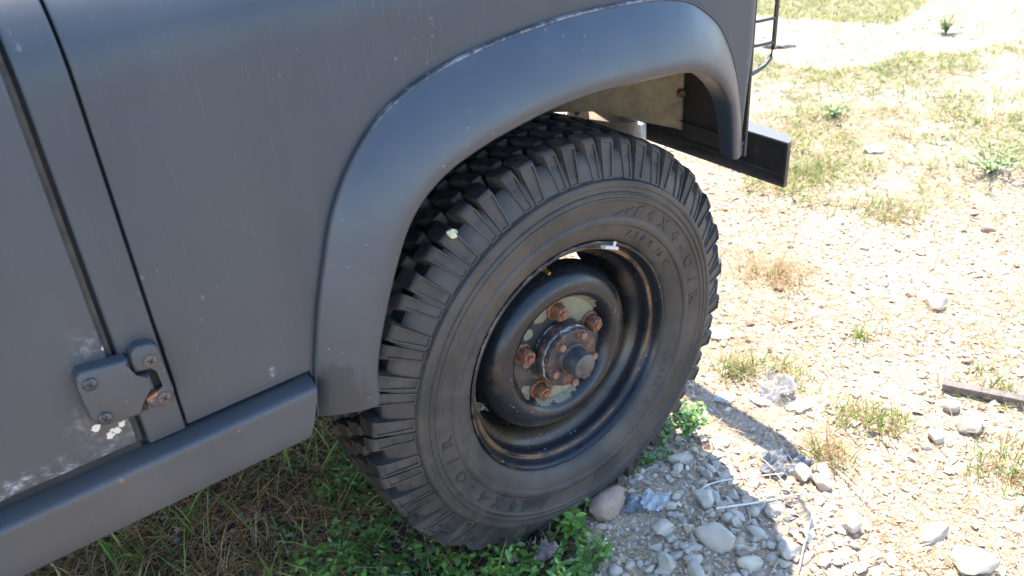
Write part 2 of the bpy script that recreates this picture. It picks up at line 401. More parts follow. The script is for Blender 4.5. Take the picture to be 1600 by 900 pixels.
def tube(bm, pts, rad, seg=8, cap=True):
    pts = [Vector(p) for p in pts]; rings = []
    rads = rad if isinstance(rad, (list, tuple)) else [rad]*len(pts)
    ref = Vector((0, 0, 1))
    for i, p in enumerate(pts):
        t = (pts[min(i+1, len(pts)-1)]-pts[max(i-1, 0)]).normalized()
        a = t.cross(ref)
        if a.length < .1: a = t.cross(Vector((1, 0, 0)))
        a.normalize(); b = t.cross(a)
        rings.append([bm.verts.new(p+(a*math.cos(2*math.pi*k/seg)+b*math.sin(2*math.pi*k/seg))*rads[i]) for k in range(seg)])
    for i in range(len(rings)-1):
        for k in range(seg):
            bm.faces.new((rings[i][k], rings[i][(k+1) % seg], rings[i+1][(k+1) % seg], rings[i+1][k]))
    if cap: bm.faces.new(rings[0][::-1]); bm.faces.new(rings[-1])
    return bm
def extrude_poly(bm, pts, d, bev=0.0, seg=2, inset=0.0):
    """pts: outline in (x, z); extruded in y from y0 to y1 (d = (y0, y1), y1 nearer the viewer)"""
    a = [bm.verts.new((x, d[0], z)) for x, z in pts]; b = [bm.verts.new((x, d[1], z)) for x, z in pts]
    n = len(pts); top = bm.faces.new(b); bm.faces.new(a[::-1])
    for i in range(n): bm.faces.new((a[i], a[(i+1) % n], b[(i+1) % n], b[i]))
    if bev:
        bmesh.ops.bevel(bm, geom=list(top.edges), offset=bev, segments=seg, affect='EDGES', profile=.5)
    return bm
def catmull(pts, n):
    P = np.array(pts, float); d = np.r_[0, np.cumsum(np.linalg.norm(np.diff(P, axis=0), axis=1))]
    t = np.linspace(0, d[-1], n); out = []
    m = np.zeros_like(P)
    for i in range(len(P)):
        a, b = max(i-1, 0), min(i+1, len(P)-1); m[i] = (P[b]-P[a])/(d[b]-d[a])
    for s in t:
        i = min(np.searchsorted(d, s, 'right')-1, len(P)-2); h = d[i+1]-d[i]; u = (s-d[i])/h
        out.append((2*u**3-3*u**2+1)*P[i]+(u**3-2*u**2+u)*h*m[i]+(-2*u**3+3*u**2)*P[i+1]+(u**3-u**2)*h*m[i+1])
    return np.array(out)

# ================================================================== GROUND
def gz(x, y):
    x = np.asarray(x, float); y = np.asarray(y, float)
    return GROUND + .006*np.sin(x*5.1+1.3)*np.cos(y*4.3+.4) + .004*np.sin(x*13.7+y*9.1) + .003*np.cos(x*21.3-y*17.9) \
        + .02*np.clip((np.hypot(x, y)-1.2)/2, 0, 1)*np.sin(x*1.7+.6)*np.cos(y*1.3)
def build_ground():
    def axis(lo, hi, step):
        mid = np.arange(lo, hi+1e-6, step); far = np.array([.3, .8, 1.6, 3, 6, 12, 25, 50, 100])
        return np.r_[(lo-far)[::-1], mid, hi+far]
    xs = axis(-1.6, 5.0, .035); ys = axis(-1.6, 4.2, .035)
    X, Y = np.meshgrid(xs, ys, indexing='ij'); Z = gz(X, Y)
    V = np.stack([X, Y, Z], -1).reshape(-1, 3); ny = len(ys)
    I = (np.arange(len(xs)-1)[:, None]*ny+np.arange(ny-1)[None]).reshape(-1)
    F = np.stack([I, I+ny, I+ny+1, I+1], 1)
    me = bpy.data.meshes.new('ground'); me.from_pydata(V.tolist(), [], F.tolist())
    me.polygons.foreach_set('use_smooth', [True]*len(me.polygons))
    tag(link('ground', me, M['ground']), kind='structure')
build_ground()

# ================================================================== THE VEHICLE
car = bpy.data.objects.new('off_road_vehicle', None); COL.objects.link(car); car.location = (0, 0, 0)
tag(car, 'dark grey off-road vehicle with black wheel arch flare and chunky front tyre, parked on gravel', 'vehicle')
YP = -.022; Z0 = .658; RR = .135; WID = 1.69            # side panel plane, start and radius of the shoulder roll, body width

# the outline of the flare where it meets the wing (join) and its outer lip, in (x, z)
JOIN = [(-.488, .150), (-.480, .205), (-.473, .239), (-.454, .313), (-.437, .365), (-.409, .438), (-.371, .497), (-.321, .543), (-.259, .573), (-.188, .590),
        (-.102, .601), (-.011, .606), (.087, .604), (.170, .597), (.238, .581), (.281, .556), (.313, .529), (.336, .497), (.355, .460), (.371, .412), (.386, .35), (.394, .285)]
LIP = [(-.404, .158), (-.400, .205), (-.388, .25), (-.373, .29), (-.355, .333), (-.327, .389), (-.306, .417), (-.278, .440), (-.243, .458), (-.204, .470), (-.166, .479),
       (-.072, .493), (.007, .496), (.092, .491), (.150, .487), (.190, .4825), (.224, .4745), (.263, .4565), (.293, .4315), (.319, .3925), (.336, .330), (.343, .290)]

def panel(name, path, zbot, mat, parent, ztop=Z0, roll=True, nz=14, tuck=None):
    """sheet standing on the ground plan 'path' (x, y, nx, ny), from zbot(x, y) up to ztop, then rolled over the shoulder"""
    bm = bmesh.new(); cols = []
    for q_ in path:
        x, y, nx, ny = q_[:4]; rx, ry = q_[4:] if len(q_) > 4 else (nx, ny)
        zb = zbot(x, y); c = [bm.verts.new((x-nx*.014, y-ny*.014, zb+.001)), bm.verts.new((x-nx*.002, y-ny*.002, zb))]
        for k in range(nz+1):
            z = zb+.002+(ztop-zb-.002)*k/nz
            tx = tuck(x, y, z) if tuck else 0
            c.append(bm.verts.new((x+tx, y, z)))
        if roll:
            for k in range(1, 13):
                f = R(90)*k/12
                c.append(bm.verts.new((x-rx*RR*(1-math.cos(f)), y-ry*RR*(1-math.cos(f)), ztop+RR*math.sin(f))))
            c.append(bm.verts.new((x-rx*(RR+.07), y-ry*(RR+.07), ztop+RR+.003)))
        cols.append(c)
    for A, B in zip(cols, cols[1:]):
        for k in range(len(A)-1): bm.faces.new((A[k], B[k], B[k+1], A[k+1]))
    me = finish(bm, name, 40); return link(name, me, mat, parent)

def edge_arc(xc, sgn, r=.004):
    """rounded vertical edge turning into a gap; sgn -1: the panel starts here, +1: it ends"""
    out = [(xc, YP+.022, sgn, 0.0, 0, -1)]
    for k in range(4):
        a = R(90)*k/3
        out.append((xc-sgn*r*(1-math.sin(R(90)-a)), YP+r-r*math.sin(a), sgn*math.cos(a), -math.sin(a), 0, -1))
    return out if sgn < 0 else out[::-1]

jx = np.array([p[0] for p in JOIN[1:]]); jz = np.array([p[1] for p in JOIN[1:]])
def wing_bottom(x, y):
    if y > YP+.0005: return .222 if x < -.3 else .292
    if x < -.4795: return .222
    if x < .392: return float(np.interp(x, jx, jz))-.012
    return .292
px = [(x, YP, 0, -1) for x in np.r_[np.linspace(-.640, -.4805, 12), np.linspace(-.479, .391, 90), [.3925, .396]]]
corner = [(.396+.034*math.sin(R(t)), YP+.034*(1-math.cos(R(t))), math.sin(R(t)), -math.cos(R(t))) for t in range(9, 91, 9)]
front = [(.430, y, 1, 0) for y in (.05, .1, .2, .36)]
wing = panel('front_wing', edge_arc(-.6503, -1, .0022)+px+corner+front, wing_bottom, M['wing'], car,
             tuck=lambda x, y, z: -.016*max(0, min(1, (.46-z)/.18))*max(0, min(1, (x-.392)/.02))*max(0, min(1, (.045-y)/.03)))
pillar = panel('hinge_pillar', edge_arc(-.7000, -1)+[(x, YP, 0, -1) for x in np.linspace(-.694, -.660, 5)]+edge_arc(-.6536, 1, .0025), lambda x, y: .218, M['paint'], car)
door = bpy.data.objects.new('door', None)
door = panel('door', [(-1.64, YP+.02, -1, 0, 0, -1), (-1.64, YP, 0, -1)]+[(x, YP, 0, -1) for x in np.linspace(-1.6, -.72, 60)]+edge_arc(-.7110, 1, .003), lambda x, y: .2285, M['door'], car)
# doors' inner return, dusty seal and the dark gaps behind them
panel('gap_backing', [(x, YP+.013, 0, -1) for x in (-.722, -.69, -.648)], lambda x, y: .215, M['gap'], car, ztop=Z0-.013)
panel('door_seal', [(-.7112, YP+.0055, 0, -1), (-.7045, YP+.0060, 0, -1), (-.7040, YP+.02, 1, 0, 0, -1)], lambda x, y: .224, M['seal'], door, ztop=Z0-.006)
bm = bmesh.new(); box(bm, (-1.64, -.016, .2125), (-.7075, .0, .2265), .002); obj('door_lower_rail', bm, M['gap'], door)

# ---- flare
def flare():
    N = 110
    J = catmull(JOIN, N); L = catmull(LIP, N)
    # arc-length matching drifts at the ends: pair by the polar angle of both curves instead
    def byang(Cv):
        a = np.unwrap(np.arctan2(Cv[:, 1], Cv[:, 0])); return a
    prof = [(0, -.0225), (.0, -.0280), (.010, -.0298), (.026, -.0300), (.036, -.0288), (.055, -.0300), (.14, -.0372), (.26, -.0455), (.40, -.0538), (.54, -.0610), (.66, -.0663), (.76, -.0700),
            (.83, -.0718), (.89, -.0720), (.935, -.0706), (.97, -.0675), (.993, -.0625), (1.0, -.056), (.99, -.040), (.985, -.015)]
    bm = bmesh.new(); rings = []
    tp = [1-.40*min(1, max(0, (i/(N-1)-.70)/.28))**1.3 for i in range(N)]
    ty = lambda y, i: -.0225+(y+.0225)*tp[i]
    for i in range(N):
        ring = [bm.verts.new((J[i, 0]+(L[i, 0]-J[i, 0])*s, ty(y, i), J[i, 1]+(L[i, 1]-J[i, 1])*s)) for s, y in prof]
        rings.append(ring)
    for A, B in zip(rings, rings[1:]):
        for k in range(len(A)-1):
            f = bm.faces.new((A[k], A[k+1], B[k+1], B[k])); f.material_index = 1 if k < 4 else 0
    # inner skin, so that the flare has thickness seen from below
    inner = []
    for i in range(N):
        inner.append([bm.verts.new((J[i, 0]+(L[i, 0]-J[i, 0])*s, ty(y, i)+.005, J[i, 1]+(L[i, 1]-J[i, 1])*s)) for s, y in prof[5:15]])
    for A, B in zip(inner, inner[1:]):
        for k in range(len(A)-1): bm.faces.new((A[k+1], A[k], B[k], B[k+1]))
    for rr_, ii in ((rings[0], inner[0]), (rings[-1], inner[-1])):
        for k in range(len(ii)-1): bm.faces.new((rr_[5+k], ii[k], ii[k+1], rr_[6+k]))
    o = obj('wheel_arch_flare', bm, M['flare'], car, 50); o.data.materials.append(M['bead'])
flare()

# ---- sill
def sill():
    prof = [(.03, .214), (YP+.006, .2158), (-.032, .2148), (-.0445, .2128), (-.0478, .2112), (-.0495, .2088), (-.0502, .2058), (-.0503, .2000), (-.0500, .19), (-.0495, .165), (-.0485, .1405), (-.047, .1375), (-.02, .136), (.03, .15)]
    bm = bmesh.new(); rings = []
    for k in range(40):
        t = k/39; ring = []
        for y, z in prof:
            xe = -.4835-(.2135-z)*.30; x = -1.66+(xe+1.66)*t
            ring.append(bm.verts.new((x, y, z)))
        rings.append(ring)
    for A, B in zip(rings, rings[1:]):
        for k in range(len(A)-1): bm.faces.new((A[k], B[k], B[k+1], A[k+1]))
    bm.faces.new(rings[-1])
    es = [e for e in bm.edges if all(v in rings[-1] for v in e.verts) and len(e.link_faces) == 2]
    bmesh.ops.bevel(bm, geom=es, offset=.0025, segments=2, affect='EDGES')
    obj('sill', bm, M['sill'], car, 40)
sill()

# ---- door hinge
def hinge():
    leaf = [(-.752, .345), (-.751, .355), (-.745, .3605), (-.694, .3535), (-.6945, .3260), (-.6765, .3255), (-.6762, .3030), (-.6955, .2975), (-.6955, .2800), (-.699, .2765), (-.735, .2825), (-.747, .2865), (-.752, .297)]
    bm = bmesh.new(); extrude_poly(bm, leaf, (YP+.001, -.0425), .0042, 3)
    h = obj('door_hinge', bm, M['hinge'], car, 60)
    c = [(-.6905, .3310), (-.6912, .3480), (-.6875, .3585), (-.680, .3635), (-.664, .3605), (-.6575, .3545), (-.6560, .29), (-.6575, .279), (-.663, .2745), (-.676, .2738), (-.6855, .2770), (-.6890, .2850), (-.6890, .2925),
         (-.6740, .2960), (-.6625, .2980), (-.6640, .3265), (-.6740, .3270)]
    bm = bmesh.new(); extrude_poly(bm, c, (YP+.001, -.0385), .0038, 3); obj('pillar_leaf', bm, M['hinge'], h, 60)
    bm = bmesh.new(); box(bm, (-.6765, YP-.001, .2965), (-.662, YP-.0035, .328)); obj('hinge_recess', bm, M['gap'], h)
    bm = bmesh.new(); tube(bm, [(-.6915, -.030, .2745), (-.6915, -.030, .352)], .0035, 10); obj('hinge_pin', bm, M['gap'], h)
    for (x, z, y, m) in ((-.7395, .3425, -.0425, 'screw'), (-.7375, .2925, -.0425, 'screw'), (-.6705, .3400, -.0385, 'rustscrew'), (-.6690, .2850, -.0385, 'rustscrew')):
        bm = bmesh.new()
        lathe(bm, [(.004, .0082), (-.0012, .0082), (-.0024, .0072), (-.0030, .0045), (-.0032, 0)], 24)
        s = obj('hinge_screw', bm, M[m], h, 50, (x, y, z))
        for a in (35, 125):
            b2 = bmesh.new(); box(b2, (-.0046, -.0036, -.0009), (.0046, -.0028, .0009))
            q = link('screw_slot', finish(b2, 'screw_slot'), M['gap'], None)
            q.rotation_euler = (0, R(a), 0); q.location = (x, y, z); q.parent = h
hinge()

# ---- bonnet, rear body, floor and the parts inside the arch
bm = bmesh.new(); box(bm, (-.64, YP+RR+.03, .765), (.33, WID-.10, .802), .01); obj('bonnet', bm, M['paint'], car)
bm = bmesh.new(); box(bm, (-.76, .19, .60), (-.672, WID-.09, .79), .01); obj('scuttle', bm, M['paint'], car)
def windscreen():
    bm = bmesh.new()
    for a, b in (((-.735, .20, .78), (-.625, .245, 1.28)), ((-.735, WID-.12, .752), (-.675, WID-.08, 1.28)), ((-.735, .20, 1.24), (-.675, WID-.08, 1.28))): box(bm, a, b, .006)  # near post, out of view, is widened forward to shade the pillar top
    f = obj('windscreen_frame', bm, M['paint'], car)
    bm = bmesh.new(); box(bm, (-.715, .245, .79), (-.71, WID-.12, 1.24)); g = obj('windscreen', bm, M['lens'], f)
windscreen()
bm = bmesh.new(); box(bm, (-2.6, YP+.002, .23), (-1.645, WID, .76), .02); obj('rear_body', bm, M['paint'], car)
bm = bmesh.new(); box(bm, (-2.6, .02, .12), (-.52, WID-.05, .15)); obj('floor_pan', bm, M['black'], car)
bm = bmesh.new(); box(bm, (-.66, .03, .15), (-.62, WID-.05, .73)); obj('bulkhead', bm, M['black'], car)
bm = bmesh.new(); box(bm, (-.60, .34, .30), (.25, .36, .735)); obj('inner_wing', bm, M['black'], car)
bm = bmesh.new(); box(bm, (-.62, .0, .16), (-.50, .34, .72)); obj('rear_splash_panel', bm, M['black'], car)
bm = bmesh.new(); box(bm, (.4275, .1, .292), (.4295, WID-.02, .735)); obj('front_panel', bm, M['paint'], car)
# far wing: same sheet mirrored about the car's middle
fw = wing.data.copy(); co = np.zeros(len(fw.vertices)*3); fw.vertices.foreach_get('co', co); co = co.reshape(-1, 3)
co[:, 1] = WID-.044-co[:, 1]+YP*0; fw.vertices.foreach_set('co', co.ravel()); fw.flip_normals(); link('front_wing', fw, None, car)

# oblique mud panel, its black closing panel at the front, chassis bracket and spring seat
P0, P1 = Vector((.432, .1386)), Vector((.245, .3044)); dv = (P1-P0); nv = Vector((-dv.y, dv.x)).normalized()
def oblique(name, pts, th, mat):
    """pts: (s along the panel, z)"""
    bm = bmesh.new(); A = []; B = []
    for s, z in pts:
        p = P0+dv*s; A.append(bm.verts.new((p.x, p.y, z))); q = p-nv*th; B.append(bm.verts.new((q.x, q.y, z)))
    n = len(pts); bm.faces.new(A); bm.faces.new(B[::-1])
    for i in range(n): bm.faces.new((A[i], A[(i+1) % n], B[(i+1) % n], B[i]))
    return obj(name, bm, mat, car)
oblique('mud_panel', [(-.055, .258), (.0, .268), (.10, .277), (.30, .289), (.48, .303), (.75, .318), (1.15, .32), (1.15, .56), (.5, .58), (-.02, .58), (-.025, .42), (-.035, .35), (-.048, .30)], .004, M['arch'])
bm = bmesh.new(); box(bm, (.4190, -.012, .262), (.4255, .143, .60), .001)
for z in (.30,): pass
obj('front_closing_panel', bm, M['black'], car)
bm = bmesh.new(); tube(bm, [(.4185, .004, .300), (.4145, .004, .300)], .008, 14); obj('panel_screw', bm, M['lead'], car)
bm = bmesh.new(); tube(bm, [(.419, .1493, .349), (.414, .142, .349)], .007, 10); obj('panel_bolt', bm, M['nut'], car)
def spring_seat():
    bm = bmesh.new(); rings = []
    pts = [Vector((.315+.115*t, .300-.02*t+.05*math.sin(t*3.14)*-1, 0)) for t in np.linspace(0, 1, 10)]
    lo = [bm.verts.new((p.x, p.y, .17)) for p in pts]; hi = [bm.verts.new((p.x, p.y, .287-.018*k/9)) for k, p in enumerate(pts)]
    hi2 = [bm.verts.new((p.x+.0, p.y+.09, .300)) for p in pts]
    for k in range(9):
        bm.faces.new((lo[k], lo[k+1], hi[k+1], hi[k])); bm.faces.new((hi[k], hi[k+1], hi2[k+1], hi2[k]))
    obj('spring_seat', bm, M['chassis'], car, 60)
    bm = bmesh.new()
    pts = [(.235, .20), (.315, .20), (.325, .26), (.318, .30), (.312, .345), (.282, .345), (.262, .30)]
    extrude_poly(bm, pts, (.312, .306)); b = obj('chassis_bracket', bm, M['chassis'], car)
    bm = bmesh.new(); tube(bm, [(.287, .3055, .3085), (.287, .3045, .3085)], .0075, 16); obj('bracket_hole', bm, M['gap'], b)
    bm = bmesh.new(); tube(bm, [(.19, .315, .25), (.235, .315, .36)], .012, 10); obj('brake_pipe', bm, M['black'], car)
spring_seat()
bm = bmesh.new()
for y in (.42, 1.16): box(bm, (-2.5, y, -.02), (.52, y+.08, .11), .006)
obj('chassis_rail', bm, M['black'], car)
bm = bmesh.new(); tube(bm, [(0, .23, 0), (0, WID-.27, 0)], .05, 16)
lathe(bm, [(-.08, 0), (-.075, .09), (-.03, .15), (.03, .15), (.075, .09), (.08, 0)], 24, (0, .95, 0)); obj('front_axle', bm, M['chassis'], car)
bm = bmesh.new(); lathe(bm, [(.098, 0), (.098, .125), (.104, .132), (.20, .132), (.21, .10), (.23, .06), (.23, 0)], 48); obj('brake_drum', bm, M['chassis'], car)

# ---- bumper: a rear-open channel with rounded front corners
def bumper():
    y0, y1 = -.002, WID-.04
    bm = bmesh.new(); t = .004
    def plan(ye, sg):
        # from the rear edge round to the front face
        return [(.563, ye+sg*.0), (.572, ye+sg*.001), (.581, ye+sg*.006), (.590, ye+sg*.016), (.597, ye+sg*.03), (.602, ye+sg*.05), (.605, ye+sg*.085)]
    pl = plan(y0, 1)+plan(y1, -1)[::-1]
    zb, zt = .149, .245
    def flange(za, zbb):
        a = [bm.verts.new((x, y, za)) for x, y in pl]; b = [bm.verts.new((x, y, zbb)) for x, y in pl]; n = len(pl)
        bm.faces.new(a); bm.faces.new(b[::-1])
        for i in range(n): bm.faces.new((a[i], a[(i+1) % n], b[(i+1) % n], b[i]))
    flange(zt-t, zt); flange(zb, zb+t)
    cx = .563
    inn = [(x-(t if 0 < i < len(pl)-1 else 0)*(.9 if x > .57 else .3), y+(t if y < .5 else -t)*(1 if x < .6 else .3)) for i, (x, y) in enumerate(pl)]
    n = len(pl)
    o0 = [bm.verts.new((x, y, zb+t)) for x, y in pl]; o1 = [bm.verts.new((x, y, zt-t)) for x, y in pl]
    i0 = [bm.verts.new((x, y, zb+t)) for x, y in inn]; i1 = [bm.verts.new((x, y, zt-t)) for x, y in inn]
    for k in range(n-1):
        bm.faces.new((o0[k], o0[k+1], o1[k+1], o1[k])); bm.faces.new((i0[k+1], i0[k], i1[k], i1[k+1]))
    for k in (0, n-1): bm.faces.new((o0[k], i0[k], i1[k], o1[k]) if k else (o0[k], o1[k], i1[k], i0[k]))
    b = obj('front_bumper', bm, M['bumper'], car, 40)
bumper()
bm = bmesh.new(); box(bm, (.542, .383, .146), (.5615, .445, .192), .004); obj('sunlit_gap_block', bm, M['sunlitwhite'], car)  # added block, its white standing for sunlit ground in the gap
# ---- lamp guard of bent tube and the lamps behind it
def guard():
    bm = bmesh.new(); y = .03
    tube(bm, [(.44, y+.02, .80), (.49, y, .76), (.522, y, .70), (.533, y, .62), (.534, y, .519), (.5335, y, .437), (.528, y, .415), (.512, y, .404), (.49, y, .398), (.43, y, .39)], .0042, 10)
    g = obj('lamp_guard', bm, M['tube'], car)
    for z in (.487, .443, .57, .65):
        bm = bmesh.new(); tube(bm, [(.533, y, z), (.49, y+.002, z+.002), (.43, y+.03, z+.004)], .0030, 8); obj('guard_bar', bm, M['tube'], g)
guard()

# ================================================================== WHEEL
def tyre():
    T = .19
    out = [(.012, .2185), (.003, .2215), (-.005, .2262), (-.0105, .233), (-.0150, .241), (-.0182, .2505), (-.0198, .2570), (-.0225, .2590), (-.0240, .2625), (-.0240, .2675), (-.0228, .2705), (-.0212, .2722),
           (-.0226, .285), (-.0230, .2985), (-.0238, .3010), (-.0256, .3022), (-.0262, .3040), (-.0256, .3056), (-.0238, .3064), (-.0230, .3105), (-.0236, .3120), (-.0250, .3128), (-.0252, .3148), (-.0240, .3158), (-.0222, .3166), (-.0205, .3225),
           (-.0208, .3240), (-.0222, .3250), (-.0220, .3305), (-.0200, .3335), (-.0165, .3352), (-.0125, .3366), (-.0040, .3575), (.0042, .3735), (.0125, .3800), (.0200, .3805), (.031, .3775)]
    prof = out+[(T/2, .3800)]+[(T-y, r) for y, r in out[::-1]]
    bm = bmesh.new(); lathe(bm, prof, 200)
    t = obj('tyre', bm, M['rubber'], car, 28)
    # ---- tread: shoulder lugs (two lengths alternate) and kinked centre bars, 60 to the round
    def lug(mir, deep, seed, name):
        rs = random.Random(seed)
        f = (lambda y: T-y) if mir else (lambda y: y)
        # side profile from the rib outwards, then over the tread face inwards: (y, r, half angle deg, lean deg)
        w_ = 1.04 if deep > .037 else .90; sh = 0 if deep > .037 else .005; pz = (1 if deep > .037 else -1)*(-1 if mir else 1)
        pr = [(-.0148, .3364, 1.62*w_, pz*.95), (.0035+sh, .3950-sh*.6, 1.86*w_, .2+pz*.62), (.0085+sh, .4003-sh*.4, 1.94*w_, .3+pz*.55), (.033, .4016, 2.12*w_, .9+pz*.2), (deep+.002, .4018, 1.9*w_, 1.1)]
        base = [(deep+.006, .376, 2.0*w_, 1.15), (.02, .370, 2.30*w_, .5+pz*.5), (.006, .360, 2.1*w_, .2+pz*.7), (-.008, .336, 1.8*w_, pz*.95)]
        bm = bmesh.new(); Ls = []; Rs = []
        for (y, r, ha, ln) in pr+base:
            for lst, s in ((Ls, -1), (Rs, 1)):
                a = R(90)+R(s*ha+ln)*(1 if not mir else -1)+R(rs.uniform(-.10, .10)); rr_ = r+rs.uniform(-.0009, .0006)*(r > .39)
                lst.append(bm.verts.new((rr_*math.cos(a), f(y), rr_*math.sin(a))))
        n = len(Ls); faces = []
        for k in range(n): faces.append(bm.faces.new((Ls[k], Rs[k], Rs[(k+1) % n], Ls[(k+1) % n])))
        bm.faces.new(Ls[::-1]); bm.faces.new(Rs)
        # framed recess on the sidewall face of the lug
        bm.verts.index_update()
        bmesh.ops.recalc_face_normals(bm, faces=bm.faces[:])
        bmesh.ops.inset_region(bm, faces=[faces[0]], thickness=.0038, depth=0)
        bmesh.ops.inset_region(bm, faces=[faces[0]], thickness=.0006, depth=-.0030)
        es = [e for e in bm.edges if len(e.link_faces) == 2 and e.calc_face_angle(0) > .6 and all((v.co.x**2+v.co.z**2)**.5 > .39 for v in e.verts)]
        if es: bmesh.ops.bevel(bm, geom=es, offset=.0011, segments=1, affect='EDGES')
        return finish(bm, name, 30)
    def center(mir, seed, name):
        rs = random.Random(seed); f = (lambda y: T-y) if mir else (lambda y: y)
        ys = [.047, .060, .072, .082, .0925]; ln = [.5, .6, 1.6, 2.4, 2.6]; ha = [1.35, 1.6, 1.55, 1.6, 1.5]
        bm = bmesh.new(); V = {}
        for i, y in enumerate(ys):
            for s in (-1, 1):
                for q, r in ((0, .377), (1, .4012+rs.uniform(-.0008, .0003))):
                    a = R(90+ln[i]*(1 if not mir else -1)+s*(ha[i]+(.25 if q == 0 else 0))+rs.uniform(-.1, .1))
                    V[i, s, q] = bm.verts.new((r*math.cos(a), f(y+((.002 if i == len(ys)-1 else -.002 if i == 0 else 0)*(q == 0))), r*math.sin(a)))
        m = len(ys)
        for i in range(m-1):
            bm.faces.new((V[i, -1, 1], V[i, 1, 1], V[i+1, 1, 1], V[i+1, -1, 1]))
            for s in (-1, 1): bm.faces.new((V[i, s, 0], V[i+1, s, 0], V[i+1, s, 1], V[i, s, 1]))
        for i in (0, m-1): bm.faces.new((V[i, -1, 0], V[i, -1, 1], V[i, 1, 1], V[i, 1, 0]))
        bmesh.ops.recalc_face_normals(bm, faces=bm.faces[:])
        es = [e for e in bm.edges if len(e.link_faces) == 2 and e.calc_face_angle(0) > .6]
        bmesh.ops.bevel(bm, geom=es, offset=.0012, segments=1, affect='EDGES')
        return finish(bm, name, 30)
    lugs = [[lug(False, d, s, 'tread_lug') for s in (1, 2, 3)] for d in (.040, .034)]
    lugs2 = [[lug(True, d, s, 'tread_lug') for s in (4,)] for d in (.040, .034)]
    cen = [center(False, s, 'tread_bar') for s in (5, 6)]; cen2 = [center(True, s, 'tread_bar') for s in (7,)]
    for k in range(60):
        a = R(6*k+2.2)
        link('tread_lug', random.choice(lugs[k % 2]), M['tread'], t, rot=(0, a+R(random.uniform(-.15, .15)), 0))
        link('tread_bar', cen[k % 2], M['tread'], t, rot=(0, a+R(2.2), 0))
        link('tread_bar', cen2[0], M['tread'], t, rot=(0, a+R(.2), 0))
        link('tread_lug', lugs2[k % 2][0], M['tread'], t, rot=(0, a+R(3), 0))
    return t
tyre_o = tyre()

# ---- raised lettering on the sidewall
def glyph_mesh(ch, size, bold):
    cu = bpy.data.curves.new('g', 'FONT'); cu.body = ch; cu.size = size; cu.offset = bold; cu.extrude = .0007; cu.align_x = 'CENTER'; cu.resolution_u = 4
    o = bpy.data.objects.new('g', cu); COL.objects.link(o); dg = bpy.context.evaluated_depsgraph_get(); dg.update()
    me = bpy.data.meshes.new_from_object(o.evaluated_get(dg)); COL.objects.unlink(o); bpy.data.objects.remove(o); return me
SIDE = sorted([(.233, -.0105), (.241, -.0150), (.2505, -.0182), (.2570, -.0198), (.2590, -.0225), (.2625, -.0240), (.2675, -.0240), (.2705, -.0228), (.2722, -.0212), (.285, -.0226), (.2985, -.0230), (.3010, -.0238), (.3022, -.0256)])
def side_y(r_): return float(np.interp(r_, [a for a, b in SIDE], [b for a, b in SIDE]))
def sidewall_text(chars, r, y, size, bold, mat, wide=1.0):
    """chars: [(character, angle in degrees of its middle)]; feet towards the axle"""
    for ch, ang in chars:
        bm = bmesh.new()
        me = glyph_mesh(ch, size, bold)
        # glyph lies in its own xy plane: x to the right, y up, z towards the viewer
        a = R(ang); rad = Vector((math.cos(a), 0, math.sin(a))); tan = Vector((math.sin(a), 0, -math.cos(a)))
        base = rad*r
        for v in me.vertices:
            p = base+tan*(v.co.x*wide)+rad*v.co.y
            v.co = (p.x, side_y(math.hypot(p.x, p.z))-.0003-max(v.co.z, -.0004)*1.3, p.z)
        bm.from_mesh(me); bpy.data.meshes.remove(me); obj('raised_letter', bm, mat, tyre_o, 40)
for off in (0, 180):
    sidewall_text([('4', 54.0+off), ('X', 45.5+off), ('4', 36.5+off), ('-', 29.5+off), ('O', 21.0+off), ('/', 12.0+off), ('R', 4.0+off)], .2775, -.0226, .0265, .0011, M['letter'], 1.25)
    # three slanted bars of a mountain emblem, growing to the right
    for (a0, a1, h0, h1) in ((72.5, 68.2, .001, .010), (67.2, 63.8, .010, .016), (62.6, 58.8, .016, .022)):
        q = []; bm = bmesh.new(); cs = ((a0, .2755), (a1-.9, .2755), (a1, .2755+h1), (a0-.2, .2755+h0))
        for dy in (.001, -.0013): q.append([bm.verts.new((rr_*math.cos(R(a+off)), side_y(rr_)+dy, rr_*math.sin(R(a+off)))) for a, rr_ in cs])
        bm.faces.new(q[1]); bm.faces.new(q[0][::-1])
        for i in range(4): bm.faces.new((q[0][i], q[0][(i+1) % 4], q[1][(i+1) % 4], q[1][i]))
        obj('emblem_bar', bm, M['letter'], tyre_o)
sidewall_text([('7', 60.5), ('.', 57.8), ('5', 55.2), ('0', 51.0), ('R', 45.0), ('1', 38.8), ('6', 35.8), ('C', 29.0)], .2385, -.0168, .0180, .0002, M['letter'])
sidewall_text(list(zip('RADIAL', (-37, -33.4, -29.8, -27.2, -24.6, -21.2))), .2395, -.0168, .0135, .0001, M['rubber'])
sidewall_text([('X', -46)], .2395, -.0168, .0135, .0001, M['rubber'])

